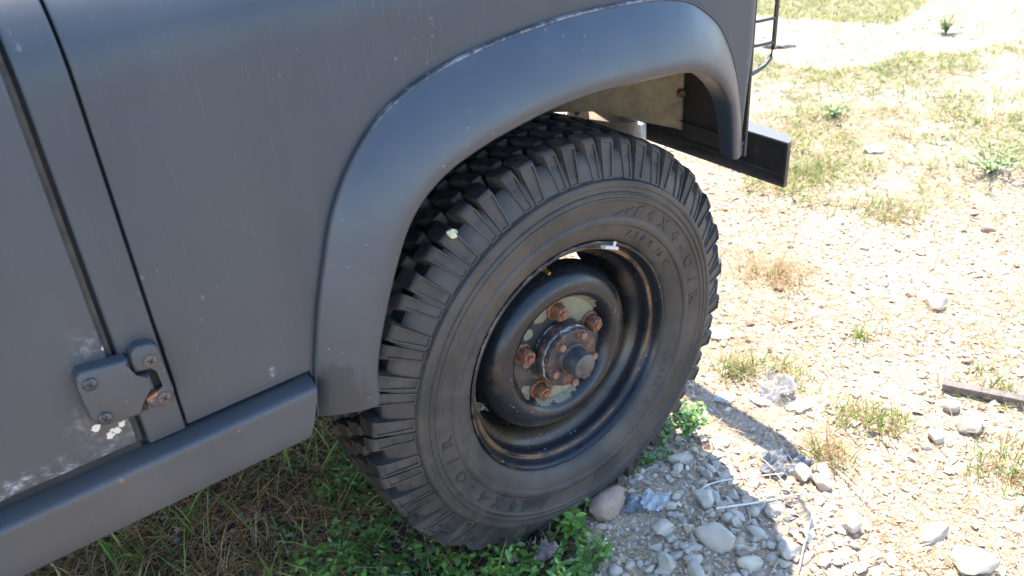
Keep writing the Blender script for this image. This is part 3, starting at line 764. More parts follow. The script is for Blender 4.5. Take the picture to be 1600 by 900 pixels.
def rim():
    fl = [(.020, .2165), (.006, .2205), (-.001, .2232), (-.0052, .2228), (-.0072, .2205), (-.0068, .2178), (-.0030, .2150), (.0030, .2130), (.0085, .2115), (.0118, .2095), (.0128, .2070), (.0118, .2050), (.0122, .2030), (.0150, .2008), (.0240, .1990),
          (.0330, .1972), (.0380, .1945), (.0430, .1890), (.0520, .1835), (.0620, .1805), (.085, .1795), (.11, .1800), (.125, .188), (.14, .199), (.175, .203), (.182, .213), (.19, .222)]
    bm = bmesh.new(); lathe(bm, fl, 128)
    r = obj('wheel_rim', bm, M['rim'], car, 30)
    disc = [(.052, .045), (.050, .05), (.0455, .0535), (.0450, .060), (.0450, .0965), (.0435, .1005), (.0385, .1040), (.0280, .1100), (.0215, .1165), (.0190, .1240), (.0195, .1320), (.0230, .1420), (.0305, .1520), (.0410, .1590), (.0540, .1630), (.0680, .1655), (.080, .1700), (.088, .1775), (.0905, .1800)]
    def skip(i, k, seg):
        if i < 15: return False
        a = (360*k/seg) % 360
        return any(abs((a-c+180) % 360-180) < w for c, w in ((67, 9), (205, 4.5), (318, 8)))
    bm = bmesh.new(); lathe(bm, disc, 120, skip=skip)
    d = obj('wheel_disc', bm, M['rim'], r, 30)
    # nuts: hexagonal, with a washer foot and the stud's end standing proud
    for t in (90, 18, 162, 234, 306):
        x, z = .0825*math.cos(R(t)), .0825*math.sin(R(t)); bm = bmesh.new()
        lathe(bm, [(.0448, .0195), (.0425, .0192), (.0405, .0165), (.0400, .0150)], 24)
        rot0 = R(random.uniform(0, 60)); prof = [(.0410, .0152), (.0240, .0150), (.0205, .0128), (.0200, .0085)]
        rings = []
        for y, rad in prof: rings.append([bm.verts.new((rad*math.cos(rot0+k*math.pi/3), y, rad*math.sin(rot0+k*math.pi/3))) for k in range(6)])
        for A, B in zip(rings, rings[1:]):
            for k in range(6): bm.faces.new((A[k], A[(k+1) % 6], B[(k+1) % 6], B[k]))
        bm.faces.new(rings[-1])
        lathe(bm, [(.0205, .0070), (.0170, .0068), (.0158, .0055), (.0156, 0)], 14)
        bmesh.ops.translate(bm, verts=bm.verts[:], vec=(x, 0, z)); obj('wheel_nut', bm, M['nut'], r, 30)
    # balance weight clipped on the rim's edge, valve
    bm = bmesh.new(); a0, a1 = R(70), R(61); V = []
    for k in range(6):
        a = a0+(a1-a0)*k/5
        V.append([bm.verts.new((rr_*math.cos(a), y, rr_*math.sin(a))) for y, rr_ in ((-.004, .2165), (-.0095, .2155), (-.0100, .2105), (-.0030, .2080), (.004, .2110))])
    for A, B in zip(V, V[1:]):
        for k in range(5): bm.faces.new((A[k], A[(k+1) % 5], B[(k+1) % 5], B[k]))
    bm.faces.new(V[0][::-1]); bm.faces.new(V[-1])
    a = R(64.5); c, s = math.cos(a), math.sin(a)
    bmc = [bm.verts.new((rr_*math.cos(a+da), y, rr_*math.sin(a+da))) for y, rr_, da in ((-.0102, .212, .014), (-.0102, .212, -.014), (-.0098, .2245, -.012), (-.0098, .2245, .012), (-.0075, .212, .014), (-.0075, .212, -.014), (-.0070, .2245, -.012), (-.0070, .2245, .012))]
    for f in ((0, 1, 2, 3), (7, 6, 5, 4), (0, 4, 5, 1), (1, 5, 6, 2), (2, 6, 7, 3), (3, 7, 4, 0)): bm.faces.new([bmc[i] for i in f])
    obj('balance_weight', bm, M['lead'], r, 30)
    va = R(98); bm = bmesh.new(); b0 = Vector((.1830*math.cos(va), .048, .1830*math.sin(va))); dr = Vector((-.25*math.cos(va), -.9, -.25*math.sin(va))).normalized()
    tube(bm, [b0, b0+dr*.012, b0+dr*.0125, b0+dr*.026], [.0052, .0048, .0034, .0032], 10); obj('tyre_valve', bm, M['brass'], r)
    return r
rim_o = rim()

def hub():
    bm = bmesh.new()
    lathe(bm, [(.060, .0560), (.0400, .0565), (.0395, .0585), (.0330, .0592), (.0320, .0610), (.0180, .0612), (.0150, .0602), (.0120, .0575), (.0060, .0570), (.0030, .0555), (.0015, .0500), (.0010, .0330), (-.0040, .0300), (-.0050, .0275), (-.0055, 0)], 72)
    h = obj('hub', bm, M['hub'], car, 30)
    bm = bmesh.new()
    lathe(bm, [(-.003, .0270), (-.0060, .0272), (-.0085, .0262), (-.0300, .0238), (-.0335, .0225), (-.0352, .0195), (-.0362, .0100), (-.0365, 0)], 48)
    obj('hub_cap', bm, M['cap'], h, 40)
    for t in (62, 126, 192, 267, 344):
        x, z = .0468*math.cos(R(t)), .0468*math.sin(R(t)); bm = bmesh.new(); rot0 = R(random.uniform(0, 60)); rings = []
        lathe(bm, [(.002, .0090), (.0002, .0090), (-.0004, .0080)], 18)
        for y, rad in ((.001, .0078), (-.0085, .0077), (-.0100, .0066)): rings.append([bm.verts.new((rad*math.cos(rot0+k*math.pi/3), y, rad*math.sin(rot0+k*math.pi/3))) for k in range(6)])
        for A, B in zip(rings, rings[1:]):
            for k in range(6): bm.faces.new((A[k], A[(k+1) % 6], B[(k+1) % 6], B[k]))
        bm.faces.new(rings[-1]); bmesh.ops.translate(bm, verts=bm.verts[:], vec=(x, 0, z)); obj('hub_bolt', bm, M['bolt'], h, 30)
hub()
# far front wheel: plain tyre and rim, hidden behind the near one
bm = bmesh.new(); lathe(bm, [(.02, .20), (0, .222), (-.02, .26), (-.022, .33), (.0, .385), (.03, .402), (.16, .402), (.19, .385), (.21, .33), (.20, .24), (.18, .21), (.10, .19), (.09, 0)], 64)
obj('far_tyre', bm, M['rubber'], car, 40, (0, WID-.24, 0))

# ================================================================== WHAT LIES AND GROWS ON THE GROUND
def poly_of(pix): return np.array([at(*q)[:2] for q in pix])
def inside(P, x, y):
    c = np.zeros(len(x), bool); n = len(P)
    for i in range(n):
        x0, y0 = P[i]; x1, y1 = P[(i+1) % n]
        m = ((y0 > y) != (y1 > y)) & (x < (x1-x0)*(y-y0)/(y1-y0+1e-12)+x0); c ^= m
    return c
def softnoise(x, y, s):
    return .5+.25*np.sin(x*s+1.7*np.sin(y*s*.7+.5))+.25*np.cos(y*s*1.13+1.9*np.sin(x*s*.6+2.1))
GRASS = poly_of([(1150, 70), (1160, 300), (1230, 312), (1310, 345), (1400, 350), (1500, 322), (1640, 262), (2100, 190), (2100, 40), (1640, 52), (1500, 85), (1420, 78), (1360, 105), (1290, 112), (1230, 108)])
GRASSTOP = poly_of([(1100, -60), (1120, 20), (1190, 26), (1270, 32), (1400, 40), (1440, 8), (1500, -40), (1300, -90)])
DRY1 = poly_of([(1090, 370), (1095, 470), (1180, 480), (1290, 465), (1300, 430), (1200, 380)])
DRY2 = poly_of([(1090, 540), (1040, 640), (1090, 700), (1200, 725), (1320, 720), (1330, 650), (1190, 545)])
COVER = poly_of([(600, 640), (610, 740), (680, 800), (830, 800), (940, 760), (1000, 690), (1050, 640), (1100, 650), (1080, 695), (1010, 742), (935, 780), (918, 812), (950, 930), (800, 1000), (500, 960), (440, 860), (510, 740), (520, 650)])
SHADE = poly_of([(-300, 1100), (-300, 700), (300, 560), (560, 560), (640, 640), (640, 800), (560, 860), (520, 1000)])
HUMUS = poly_of([(900, 800), (980, 740), (1080, 660), (1180, 700), (1240, 790), (1200, 830), (1000, 850)])

def mesh_attr(name, V, F, C, mat, kind='stuff', parent=None, smooth=False):
    """V (n,3), F list of face index arrays (all the same width), C (n,3) colours"""
    me = bpy.data.meshes.new(name); n = len(V); k = F.shape[1]; m = len(F)
    me.vertices.add(n); me.vertices.foreach_set('co', V.astype(np.float32).ravel())
    me.loops.add(m*k); me.loops.foreach_set('vertex_index', F.astype(np.int32).ravel())
    me.polygons.add(m); me.polygons.foreach_set('loop_start', np.arange(0, m*k, k, dtype=np.int32))
    me.polygons.foreach_set('use_smooth', np.full(m, smooth))
    me.update(calc_edges=True)
    a = me.attributes.new('Col', 'FLOAT_COLOR', 'POINT'); a.data.foreach_set('color', np.c_[C, np.ones(n)].astype(np.float32).ravel())
    o = link(name, me, mat, parent)
    if kind: o['kind'] = kind
    return o

# ---- stones
def rock_mesh(seed, pts=18, bev=.10, flat=.7, name='stone'):
    rs = random.Random(seed); bm = bmesh.new()
    for i in range(pts):
        v = Vector((rs.gauss(0, 1), rs.gauss(0, 1), rs.gauss(0, 1))).normalized()*rs.uniform(.40, .52)
        bm.verts.new((v.x, v.y*rs.uniform(.8, 1), v.z*flat))
    bmesh.ops.convex_hull(bm, input=bm.verts[:])
    for v in [v for v in bm.verts if not v.link_faces]: bm.verts.remove(v)
    bmesh.ops.dissolve_limit(bm, angle_limit=R(14), verts=bm.verts[:], edges=bm.edges[:])
    if bev: bmesh.ops.bevel(bm, geom=bm.edges[:], offset=bev*.5, segments=2, affect='EDGES', clamp_overlap=True)
    return bm
def cobble(seed):
    # a rounded stone: sphere, worn facets, then grain
    rs = random.Random(seed); bm = bmesh.new(); bmesh.ops.create_icosphere(bm, subdivisions=3, radius=.5); pl_ = []
    for i in range(rs.randint(13, 18)):
        pl_.append((Vector((rs.gauss(0, 1), rs.gauss(0, 1), rs.gauss(0, .8))).normalized(), rs.uniform(.25, .40)))
    off = Vector((rs.uniform(0, 90),)*3); fl = rs.uniform(.62, .9)
    for v in bm.verts:
        p = v.co.copy()
        for nrm, d in pl_:
            q = p.dot(nrm)
            if q > d: p -= nrm*(q-d)*.97
        p *= 1+.14*mnoise.noise(p*3.1+off)+.09*mnoise.noise(p*9+off)+.05*mnoise.noise(p*19+off)
        v.co = (p.x*1.15, p.y*1.05, p.z*fl*1.1)
    return finish(bm, 'stone', 42)
rocks = [cobble(s) for s in range(14)]
def mat_of(o, m): o.material_slots[0].link = 'OBJECT'; o.material_slots[0].material = m
def put_stone(px, py, wpx, label, k, mat='stone', hz=.8, rz=None, group=None, sink=.11):
    p = at(px, py); depth = (p-CAM)@AX_F; s = wpx*depth/FPX*.92
    o = link('stone', rocks[k % len(rocks)], M['stone'])
    o.location = (p[0], p[1], float(gz(p[0], p[1]))+s*hz*(.36-sink)); o.scale = (s*1.08, s*.92, s*hz)
    o.rotation_euler = (random.uniform(-.25, .25), random.uniform(-.25, .25), rz if rz is not None else random.uniform(0, 6.28))
    if mat != 'stone': mat_of(o, M[mat])
    tag(o, label, 'stone', group); return o
put_stone(952, 800, 78, 'large pinkish brown rock at the foot of the tyre beside the green weeds', 0, 'bigstone', .95, .5)
put_stone(1120, 850, 62, 'large pale round-edged stone in the shade among the grey gravel', 3, hz=.95)
put_stone(1062, 722, 46, 'flat grey stone in the shade just right of the weeds by the tyre', 4, hz=.5)
put_stone(1249, 722, 30, 'grey-brown stone touching the upper right of the crumpled grey rag', 5, hz=.9)
put_stone(1252, 748, 38, 'angular brown stone touching the lower right of the crumpled grey rag', 6, hz=1.0)
put_stone(1281, 738, 40, 'half shaded brown stone, rightmost of the cluster beside the grey rag', 7, hz=.9)
put_stone(1282, 760, 36, 'pale half shaded stone at the bottom of the cluster beside the grey rag', 8, hz=.9)
put_stone(1330, 826, 44, 'sunlit white cobble right of the cast shadow, below the long reeds', 1, hz=.95)
put_stone(1461, 484, 44, 'largest pale stone on the open sunlit gravel behind the rusty bar', 2, hz=.75)
put_stone(1424, 466, 24, 'small tan stone beside a grey one on the far sunlit gravel', 9, 'bigstone', .8)
put_stone(1447, 468, 30, 'flat grey-tan stone next to a small tan one on the far gravel', 10, hz=.55)
put_stone(1514, 672, 56, 'long pale boulder-like stone in the gravel in front of the rusty bar', 11, hz=.8, rz=2.2)
put_stone(1464, 686, 36, 'rounded grey stone left of the long pale stone before the rusty bar', 0, hz=.85)
put_stone(1455, 842, 50, 'grey flecked stone lying alone on the lower right gravel', 3, hz=.85)
put_stone(1517, 888, 78, 'big white stone at the bottom right corner, half sunk in gravel', 5, hz=.8)
put_stone(1545, 357, 24, 'tan stone on the sunlit gravel below the patch of grass', 8, 'bigstone', .7)
put_stone(1487, 640, 32, 'white stone next to the near end of the rusty bar', 2, hz=.8)
put_stone(1170, 884, 44, 'pale stone second in size in the shaded gravel at the bottom edge', 4, hz=.85)
put_stone(1228, 868, 48, 'low grey stone with a pitted top on the edge of the cast shadow', 6, hz=.6)
put_stone(1160, 868, 30, 'long brown stone lying between two pale stones in the shaded gravel', 10, 'bigstone', .6, .4)

def visible_sample(n, xr, yr):
    x = rng.uniform(*xr, n); y = rng.uniform(*yr, n); return x, y
def gravel_keep(x, y):
    """how much gravel lies at a place, 0 to 1"""
    k = .46+.68*np.clip(.6*softnoise(x, y, 3.1)+.4*softnoise(x, y, 8.3), 0, 1)
    k = np.where(inside(GRASS, x, y), .10+.25*(softnoise(x, y, 6) > .72), k); k = np.where(inside(GRASSTOP, x, y), .2, k)
    k = np.where(inside(DRY1, x, y), .35, k); k = np.where(inside(DRY2, x, y), .45, k)
    k = np.where(inside(COVER, x, y), .10, k); k = np.where(inside(SHADE, x, y), .12, k)
    k = np.where(inside(HUMUS, x, y), 1.0, k); k = np.where((x > -.08) & (x < .30) & (y > -.5) & (y < -.10), 1.2, k)
    return k*np.clip(1.25-.16*np.hypot(x+.8, y+1), .25, 1)
# the 280 stones that show largest
x, y = visible_sample(2600, (-.1, 2.4), (-1.0, .9)); xb, yb = visible_sample(260, (-.06, .34), (-.46, -.04)); x[:260] = xb; y[:260] = yb; k = gravel_keep(x, y)
ok = rng.uniform(size=len(x)) < k*(k > .3)*np.clip(1.5-np.hypot(x+.8, y+1)/2.4, .12, 1)
free = ~((np.hypot(x-.05, y-.08) < .2))
x, y = x[ok & free][:280], y[ok & free][:280]
for i, (a, b) in enumerate(zip(x, y)):
    s = float(np.clip(rng.lognormal(math.log(.021), .38), .012, .05)); h = random.uniform(.6, .95)
    o = link('stone', rocks[i % 14], M['stone']); o.location = (a, b, float(gz(a, b))+s*h*.20)
    o.scale = (s*random.uniform(.9, 1.3), s*random.uniform(.75, 1), s*h); o.rotation_euler = (random.uniform(-.3, .3), random.uniform(-.3, .3), random.uniform(0, 6.28))
    tag(o, 'pale limestone pebble lying loose in the gravel, one of many alike', 'stone', 'loose pebbles of the gravel')
# and the gravel too small to pick apart
def gravel(name, n, xr, yr, smin, smed, smax, sig):
    protos = []
    for s in range(8):
        bm = rock_mesh(100+s, 11, 0, .75); bmesh.ops.triangulate(bm, faces=bm.faces[:]); bm.verts.index_update()
        protos.append((np.array([v.co[:] for v in bm.verts]), np.array([[v.index for v in f.verts] for f in bm.faces]))); bm.free()
    x, y = visible_sample(n, xr, yr); ok = rng.uniform(size=n) < gravel_keep(x, y); x, y = x[ok], y[ok]; n = len(x)
    s = np.clip(rng.lognormal(math.log(smed), sig, n), smin, smax); rz = rng.uniform(0, 6.28, n); tilt = rng.normal(0, .3, n); h = rng.uniform(.5, .95, n); sk = rng.uniform(-.10, .16, n)
    base = np.array([(.54, .455, .355), (.47, .37, .265), (.58, .51, .42), (.38, .28, .19), (.44, .38, .32), (.30, .20, .125)])
    ci = rng.choice(6, n, p=[.34, .24, .18, .10, .10, .04]); col = base[ci]*np.array((1.04, .975, .90))*rng.uniform(.7, 1.05, (n, 1))
    Vs, Fs, Cs, off = [], [], [], 0; kind = rng.integers(0, 8, n); z = gz(x, y)
    for kk in range(8):
        m = kind == kk; V0, F0 = protos[kk]; c, sn = np.cos(rz[m])[:, None], np.sin(rz[m])[:, None]
        X = V0[None, :, 0]*s[m][:, None]*1.15; Y = V0[None, :, 1]*s[m][:, None]; Z = V0[None, :, 2]*s[m][:, None]*h[m][:, None]
        ct, st = np.cos(tilt[m])[:, None], np.sin(tilt[m])[:, None]; X, Z = X*ct-Z*st, X*st+Z*ct
        W = np.stack([X*c-Y*sn+x[m][:, None], X*sn+Y*c+y[m][:, None], Z+(z[m]+s[m]*sk[m])[:, None]], -1)
        q = m.sum(); Vs.append(W.reshape(-1, 3)); Fs.append((F0[None]+(np.arange(q)*len(V0))[:, None, None]+off).reshape(-1, 3)); off += q*len(V0)
        Cs.append(np.repeat(col[m], len(V0), 0))
    mesh_attr(name, np.concatenate(Vs), np.concatenate(Fs), np.concatenate(Cs), M['gravel'], smooth=True).data.set_sharp_from_angle(angle=R(52))
gravel('gravel', 64000, (-.5, 2.3), (-1.2, 1.3), .004, .0085, .02, .40)
gravel('coarse_gravel', 16000, (-.3, 2.4), (-1.2, 1.1), .010, .0150, .036, .40)
gravel('far_gravel', 42000, (1.0, 5.6), (-1.2, 4.2), .008, .014, .04, .38)

# ---- blades: grass and straw
def blades(name, x, y, L, W, lean, curl, col, mat, z=None, kind='stuff', parent=None, az=None, side=.35):
    n = len(x); az = rng.uniform(0, 6.283, n) if az is None else az
    dx, dy = np.cos(az), np.sin(az); px_, py_ = -dy, dx
    z0 = (gz(x, y) if z is None else z)-.002; ts = np.array([0, .3, .62, 1.0]); wf = np.array([.8, 1.0, .75, .12])
    sc = rng.normal(0, side, n); V = np.zeros((n, 8, 3)); hx = np.zeros(n); hz = np.zeros(n); sx = np.zeros(n); pt = 0
    for i, t in enumerate(ts):
        d = (t-pt)*L; a = lean+curl*t; hx = hx+np.sin(a)*d; hz = np.maximum(hz+np.cos(a)*d, -.001); sx = sx+sc*t*d; pt = t
        cx, cy, cz = x+dx*hx+px_*sx, y+dy*hx+py_*sx, z0+hz+.001
        w_ = W*wf[i]*.5
        for s_, j in ((-1, 0), (1, 1)):
            V[:, i*2+j, 0] = cx+px_*w_*s_; V[:, i*2+j, 1] = cy+py_*w_*s_; V[:, i*2+j, 2] = cz+.15*w_*s_
    f = np.array([[0, 1, 3, 2], [2, 3, 5, 4], [4, 5, 7, 6]]); F = (f[None]+(np.arange(n)*8)[:, None, None]).reshape(-1, 4)
    return mesh_attr(name, V.reshape(-1, 3), F, np.repeat(col, 8, 0), mat, kind, parent, True)
STRAW = np.array([(.46, .32, .16), (.54, .40, .22), (.38, .24, .11), (.28, .16, .07), (.58, .47, .30)])
GREEN = np.array([(.13, .21, .045), (.19, .27, .06), (.27, .32, .09), (.10, .18, .035), (.36, .37, .14)])
def pick(P, n, p): return P[rng.choice(len(P), n, p=p)]*rng.uniform(.8, 1.2, (n, 1))
def scatter(n, xr, yr, keep):
    x, y = visible_sample(n, xr, yr); ok = rng.uniform(size=n) < keep(x, y); return x[ok], y[ok]
far = ((1.0, 5.6), (-1.0, 4.4))
# straw and grass of the sunlit patch beyond the bumper
kg = lambda x, y: np.maximum(inside(GRASS, x, y)*np.clip(softnoise(x, y, 5.3)*1.5+softnoise(x, y, 17)*.7-.70, .16, 1), inside(GRASSTOP, x, y)*.7)
kg0 = kg; kg = lambda x, y: np.maximum(kg0(x, y), .07*(softnoise(x, y, 4.1) > .45)*(x > 2.0))
x, y = scatter(190000, *far, kg); n = len(x)
blades('meadow_grass', x, y, rng.uniform(.025, .07, n), rng.uniform(.0026, .0052, n), rng.uniform(.3, 1.25, n), rng.uniform(.2, 1.3, n), pick(np.r_[GREEN, STRAW[:2]], n, [.16, .24, .26, .06, .16, .06, .06]), M['grass'])
x, y = scatter(60000, *far, lambda x, y: np.maximum(kg(x, y)*.8, .10)); n = len(x)
blades('meadow_straw', x, y, rng.uniform(.03, .10, n), rng.uniform(.0014, .003, n), rng.uniform(.8, 1.5, n), rng.uniform(.0, .5, n), pick(STRAW, n, [.28, .32, .16, .06, .18]), M['straw'])
# dry straw on the near gravel
def ks(x, y):
    k = .26+.6*(softnoise(x, y, 7) > .56); k = np.where(inside(DRY1, x, y), .9, k); k = np.where(inside(DRY2, x, y), .55, k); k = np.where(inside(HUMUS, x, y), .30, k)
    k = np.where(inside(SHADE, x, y) | inside(COVER, x, y), 0, k); return k
x, y = scatter(80000, (-.4, 2.6), (-1.1, 1.5), ks); n = len(x)
blades('dry_straw', x, y, rng.uniform(.02, .075, n), rng.uniform(.0010, .0022, n), rng.uniform(1.0, 1.58, n), rng.uniform(-.1, .45, n), pick(STRAW, n, [.3, .28, .2, .07, .15]), M['straw'], side=.6)
# withered and living grass in the shade under the sill
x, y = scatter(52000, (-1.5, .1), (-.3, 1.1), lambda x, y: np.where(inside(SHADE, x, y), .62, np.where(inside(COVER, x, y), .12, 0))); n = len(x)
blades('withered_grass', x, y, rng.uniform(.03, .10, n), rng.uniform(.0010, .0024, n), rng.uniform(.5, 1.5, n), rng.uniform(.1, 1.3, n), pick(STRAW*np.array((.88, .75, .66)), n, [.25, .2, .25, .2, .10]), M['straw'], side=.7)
x, y = scatter(5600, (-1.5, .1), (-.2, .9), lambda x, y: np.where(inside(SHADE, x, y), .14+.45*(softnoise(x, y, 12) > .6), np.where(inside(COVER, x, y), .14, 0))); n = len(x)
blades('green_grass', x, y, rng.uniform(.04, .13, n), rng.uniform(.0022, .0052, n), rng.uniform(.1, .8, n), rng.uniform(.3, 1.6, n), pick(GREEN, n, [.32, .28, .12, .24, .04]), M['grass'])
# long seed stalks that lean out from under the flare
q = [(520, 700), (600, 720), (480, 800), (640, 800), (420, 860), (560, 770), (330, 870), (610, 850), (450, 720), (680, 860)]
P = np.array([at(*s) for s in q]); n = len(q)
blades('seed_stalks', P[:, 0], P[:, 1], rng.uniform(.13, .26, n), np.full(n, .0019), rng.uniform(.5, 1.1, n), rng.uniform(.1, .6, n), pick(GREEN[[2, 4]], n, [.6, .4]), M['grass'])

# ---- leaves
LV = np.array([(0, 0, 0), (.22, .20, .045), (.22, -.20, .045), (.25, 0, 0), (.50, .27, .07), (.50, -.27, .07), (.52, 0, .01), (.78, .15, .03), (.78, -.15, .03), (.78, 0, -.005), (1.0, 0, -.06)])
LF = np.array([(0, 3, 1), (0, 2, 3), (1, 3, 6), (1, 6, 4), (3, 2, 5), (3, 5, 6), (4, 6, 9), (4, 9, 7), (6, 5, 8), (6, 8, 9), (7, 9, 10), (9, 8, 10)])
def leaf_field(name, P, az, pitch, roll, L, col, mat, kind='stuff', wide=1.0):
    n = len(P); X = LV[None, :, 0]*L[:, None]; Y = LV[None, :, 1]*L[:, None]*wide; Z = LV[None, :, 2]*L[:, None]
    c, s = np.cos(roll)[:, None], np.sin(roll)[:, None]; Y, Z = Y*c-Z*s, Y*s+Z*c
    c, s = np.cos(pitch)[:, None], np.sin(pitch)[:, None]; X, Z = X*c-Z*s, X*s+Z*c
    c, s = np.cos(az)[:, None], np.sin(az)[:, None]; X, Y = X*c-Y*s, X*s+Y*c
    V = np.stack([X+P[:, 0:1], Y+P[:, 1:2], Z+P[:, 2:3]], -1).reshape(-1, 3)
    F = (LF[None]+(np.arange(n)*11)[:, None, None]).reshape(-1, 3)
    return mesh_attr(name, V, F, np.repeat(col, 11, 0), mat, kind, None, True)
LEAFC = np.array([(.11, .215, .036), (.145, .27, .046), (.08, .16, .030), (.19, .31, .065)])
kc = lambda x, y: np.where(inside(COVER, x, y), np.clip(softnoise(x, y, 14)*1.8-.25, .15, 1), 0)*(~((np.abs(x) < .14) & (y > .0) & (y < .24)))
x, y = scatter(5400, (-.7, .5), (-.35, .5), kc)
PP, AZ, PI_, RO, LL, CC, ST = [], [], [], [], [], [], []
for a, b in zip(x, y):
    h = random.uniform(.012, .055)*(.7+.8*math.sin(a*23)*math.cos(b*19)**2); h = max(h, .010); z0 = float(gz(a, b)); a0 = random.uniform(0, 6.28); lx, ly = random.gauss(0, .008), random.gauss(0, .008); c0 = LEAFC[rng.choice(4, p=[.4, .32, .16, .12])]
    for m in range(random.choice((3, 4, 4, 5))):
        t = 1-.22*(m//2); PP.append((a+lx*t, b+ly*t, z0+h*t)); AZ.append(a0+m*math.pi+(m//2)*1.57+random.gauss(0, .3)); PI_.append(random.uniform(-.35, .55)); RO.append(random.gauss(0, .35))
        LL.append(random.uniform(.010, .023)); CC.append(c0*random.uniform(.55, 1.2))
leaf_field('ground_cover', np.array(PP), np.array(AZ), np.array(PI_), np.array(RO), np.array(LL), np.array(CC), M['leaf'])
# tiny yellow flowers in the ground cover
sel = rng.choice(len(PP), 46); Pf = np.array(PP)[sel]+np.array([0, 0, .010])
PF = np.repeat(Pf, 5, 0); n = len(PF)
leaf_field('yellow_flowers', PF, np.tile(np.arange(5)*1.2566, 46)+np.repeat(rng.uniform(0, 6, 46), 5), np.full(n, .5), np.zeros(n), np.full(n, .0042), np.tile((.62, .46, .02), (n, 1))*rng.uniform(.8, 1.1, (n, 1)), M['leaf'], wide=1.5)
# leaf litter crumbs: grey-brown shreds lying in the shade
x, y = scatter(5200, (-1.2, .8), (-.5, .8), lambda x, y: np.where(inside(HUMUS, x, y), .55, np.where(inside(SHADE, x, y) | inside(COVER, x, y), .35, .03))); n = len(x)
leaf_field('leaf_litter', np.c_[x, y, gz(x, y)+.004], rng.uniform(0, 6.28, n), rng.normal(0, .3, n), rng.normal(0, .4, n), rng.uniform(.006, .020, n), pick(np.array([(.24, .19, .14), (.15, .105, .07), (.32, .29, .25), (.22, .22, .23)]), n, [.35, .3, .2, .15]), M['gravel'], wide=1.3)

# ---- plants one can point to: a stem and its leaves
def leaf_me(seed, k=1.12):
    me = bpy.data.meshes.new('leaf'); rs = random.Random(seed)
    me.from_pydata([(a, b, c+rs.uniform(-.02, .02)) for a, b, c in LV.tolist()], [], LF.tolist()); me.polygons.foreach_set('use_smooth', [True]*len(me.polygons))
    at_ = me.attributes.new('Col', 'FLOAT_COLOR', 'POINT'); c = LEAFC[seed % 4]*k if k < 1.5 else np.array((.27, .36, .11))*(.8+.05*(seed % 8))
    at_.data.foreach_set('color', np.tile([*c, 1], len(LV)).astype(np.float32)); me.materials.append(M['leaf']); return me
leafmes = [leaf_me(s) for s in range(8)]; palemes = [leaf_me(s+8, 1.9) for s in range(8)]
def stem_mesh(lines, rad, col):
    bm = bmesh.new()
    for l in lines: tube(bm, l, [rad*(1-.6*i/(len(l)-1)) for i in range(len(l))], 5)
    me = finish(bm, 'stem', 60); a = me.attributes.new('Col', 'FLOAT_COLOR', 'POINT'); a.data.foreach_set('color', np.tile([*col, 1], len(me.vertices)).astype(np.float32)); return me
def weed(px, py, H, nst, nl, L, label, spread=.5, cat='plant', mes=None):
    p = at(px, py); z0 = float(gz(p[0], p[1])); root = bpy.data.objects.new('weed', None); COL.objects.link(root); root.location = (p[0], p[1], z0); tag(root, label, cat)
    lines = []; spots_ = []
    for s in range(nst):
        a = random.uniform(0, 6.28); sp = random.uniform(.2, 1)*spread*H; h = H*random.uniform(.6, 1)
        l = [Vector((math.cos(a)*sp*t**1.4, math.sin(a)*sp*t**1.4, h*t)) for t in (0, .33, .66, 1)]; lines.append(l)
        for k in range(nl):
            t = .3+.7*k/(nl-1) if nl > 1 else 1; i = min(int(t*3), 2); f = t*3-i; q = l[i].lerp(l[i+1], f)
            for side in (0, 1): spots_.append((q, a+k*1.57+side*math.pi+random.gauss(0, .3), t))
    link('stem', stem_mesh(lines, .0016, (.10, .14, .05)), M['leaf'], root)
    for i, (q, a, t) in enumerate(spots_):
        o = link('leaf', (mes or leafmes)[i % 8], None, root); o.location = q; s = L*random.uniform(.65, 1.1)*(1.15-.35*t); o.scale = (s, s*random.uniform(.85, 1.1), s); o.rotation_euler = (random.gauss(0, .3), -random.uniform(-.35, .5), a)
    return root
weed(893, 838, .085, 5, 4, .031, 'tallest leafy green weed, standing against the bottom of the tyre', .55)
weed(945, 870, .05, 4, 3, .020, 'small leafy weed with yellow flowers beside it, below the brown rock', .8)
weed(1072, 682, .075, 5, 4, .022, 'leafy green weed right of the tyre, half in the sun', .7)
weed(1000, 722, .05, 4, 3, .021, 'low green weed growing out from under the right side of the tyre', .8)
weed(1548, 268, .13, 24, 4, .024, 'round leafy bush on the gravel at the right edge of the grass', 1.35, 'bush', palemes)
weed(1302, 182, .075, 20, 3, .022, 'bright green leafy plant in the middle of the far grass', 1.5, 'plant', palemes)
weed(1478, 52, .12, 18, 4, .026, 'small green bush on the far pale gravel at the top', .8, 'bush', palemes)
def tuft(px, py, n, H, label, mixc, sp=.03):
    p = at(px, py); x = rng.normal(0, sp, n); y = rng.normal(0, sp, n)
    o = blades('grass_tuft', x, y, rng.uniform(.5, 1, n)*H, rng.uniform(.0016, .0036, n), rng.uniform(.05, .7, n), rng.uniform(.2, 1.3, n), pick(np.r_[GREEN[1:4], STRAW[:3]], n, mixc), M['grass'], z=np.zeros(n), kind=None)
    o.location = (p[0], p[1], float(gz(p[0], p[1]))); tag(o, label, 'grass tuft')
G1 = [.26, .26, .12, .14, .10, .12]; G2 = [.14, .16, .06, .24, .2, .2]
tuft(1155, 582, 120, .085, 'green grass tuft just right of the tyre beside the white paper scraps', G1, .022)
tuft(1292, 712, 120, .075, 'grass tuft with brown base in the sun above the grey rag', G2, .022)
tuft(1335, 655, 130, .06, 'low yellowish green tuft left of the dark flat strip', G1, .03)
tuft(1395, 668, 110, .05, 'thin green tuft right of the dark flat strip', G1, .03)
tuft(1345, 528, 40, .05, 'tiny bright green sprout alone in the middle of the sunlit gravel', [.5, .4, .1, 0, 0, 0], .01)
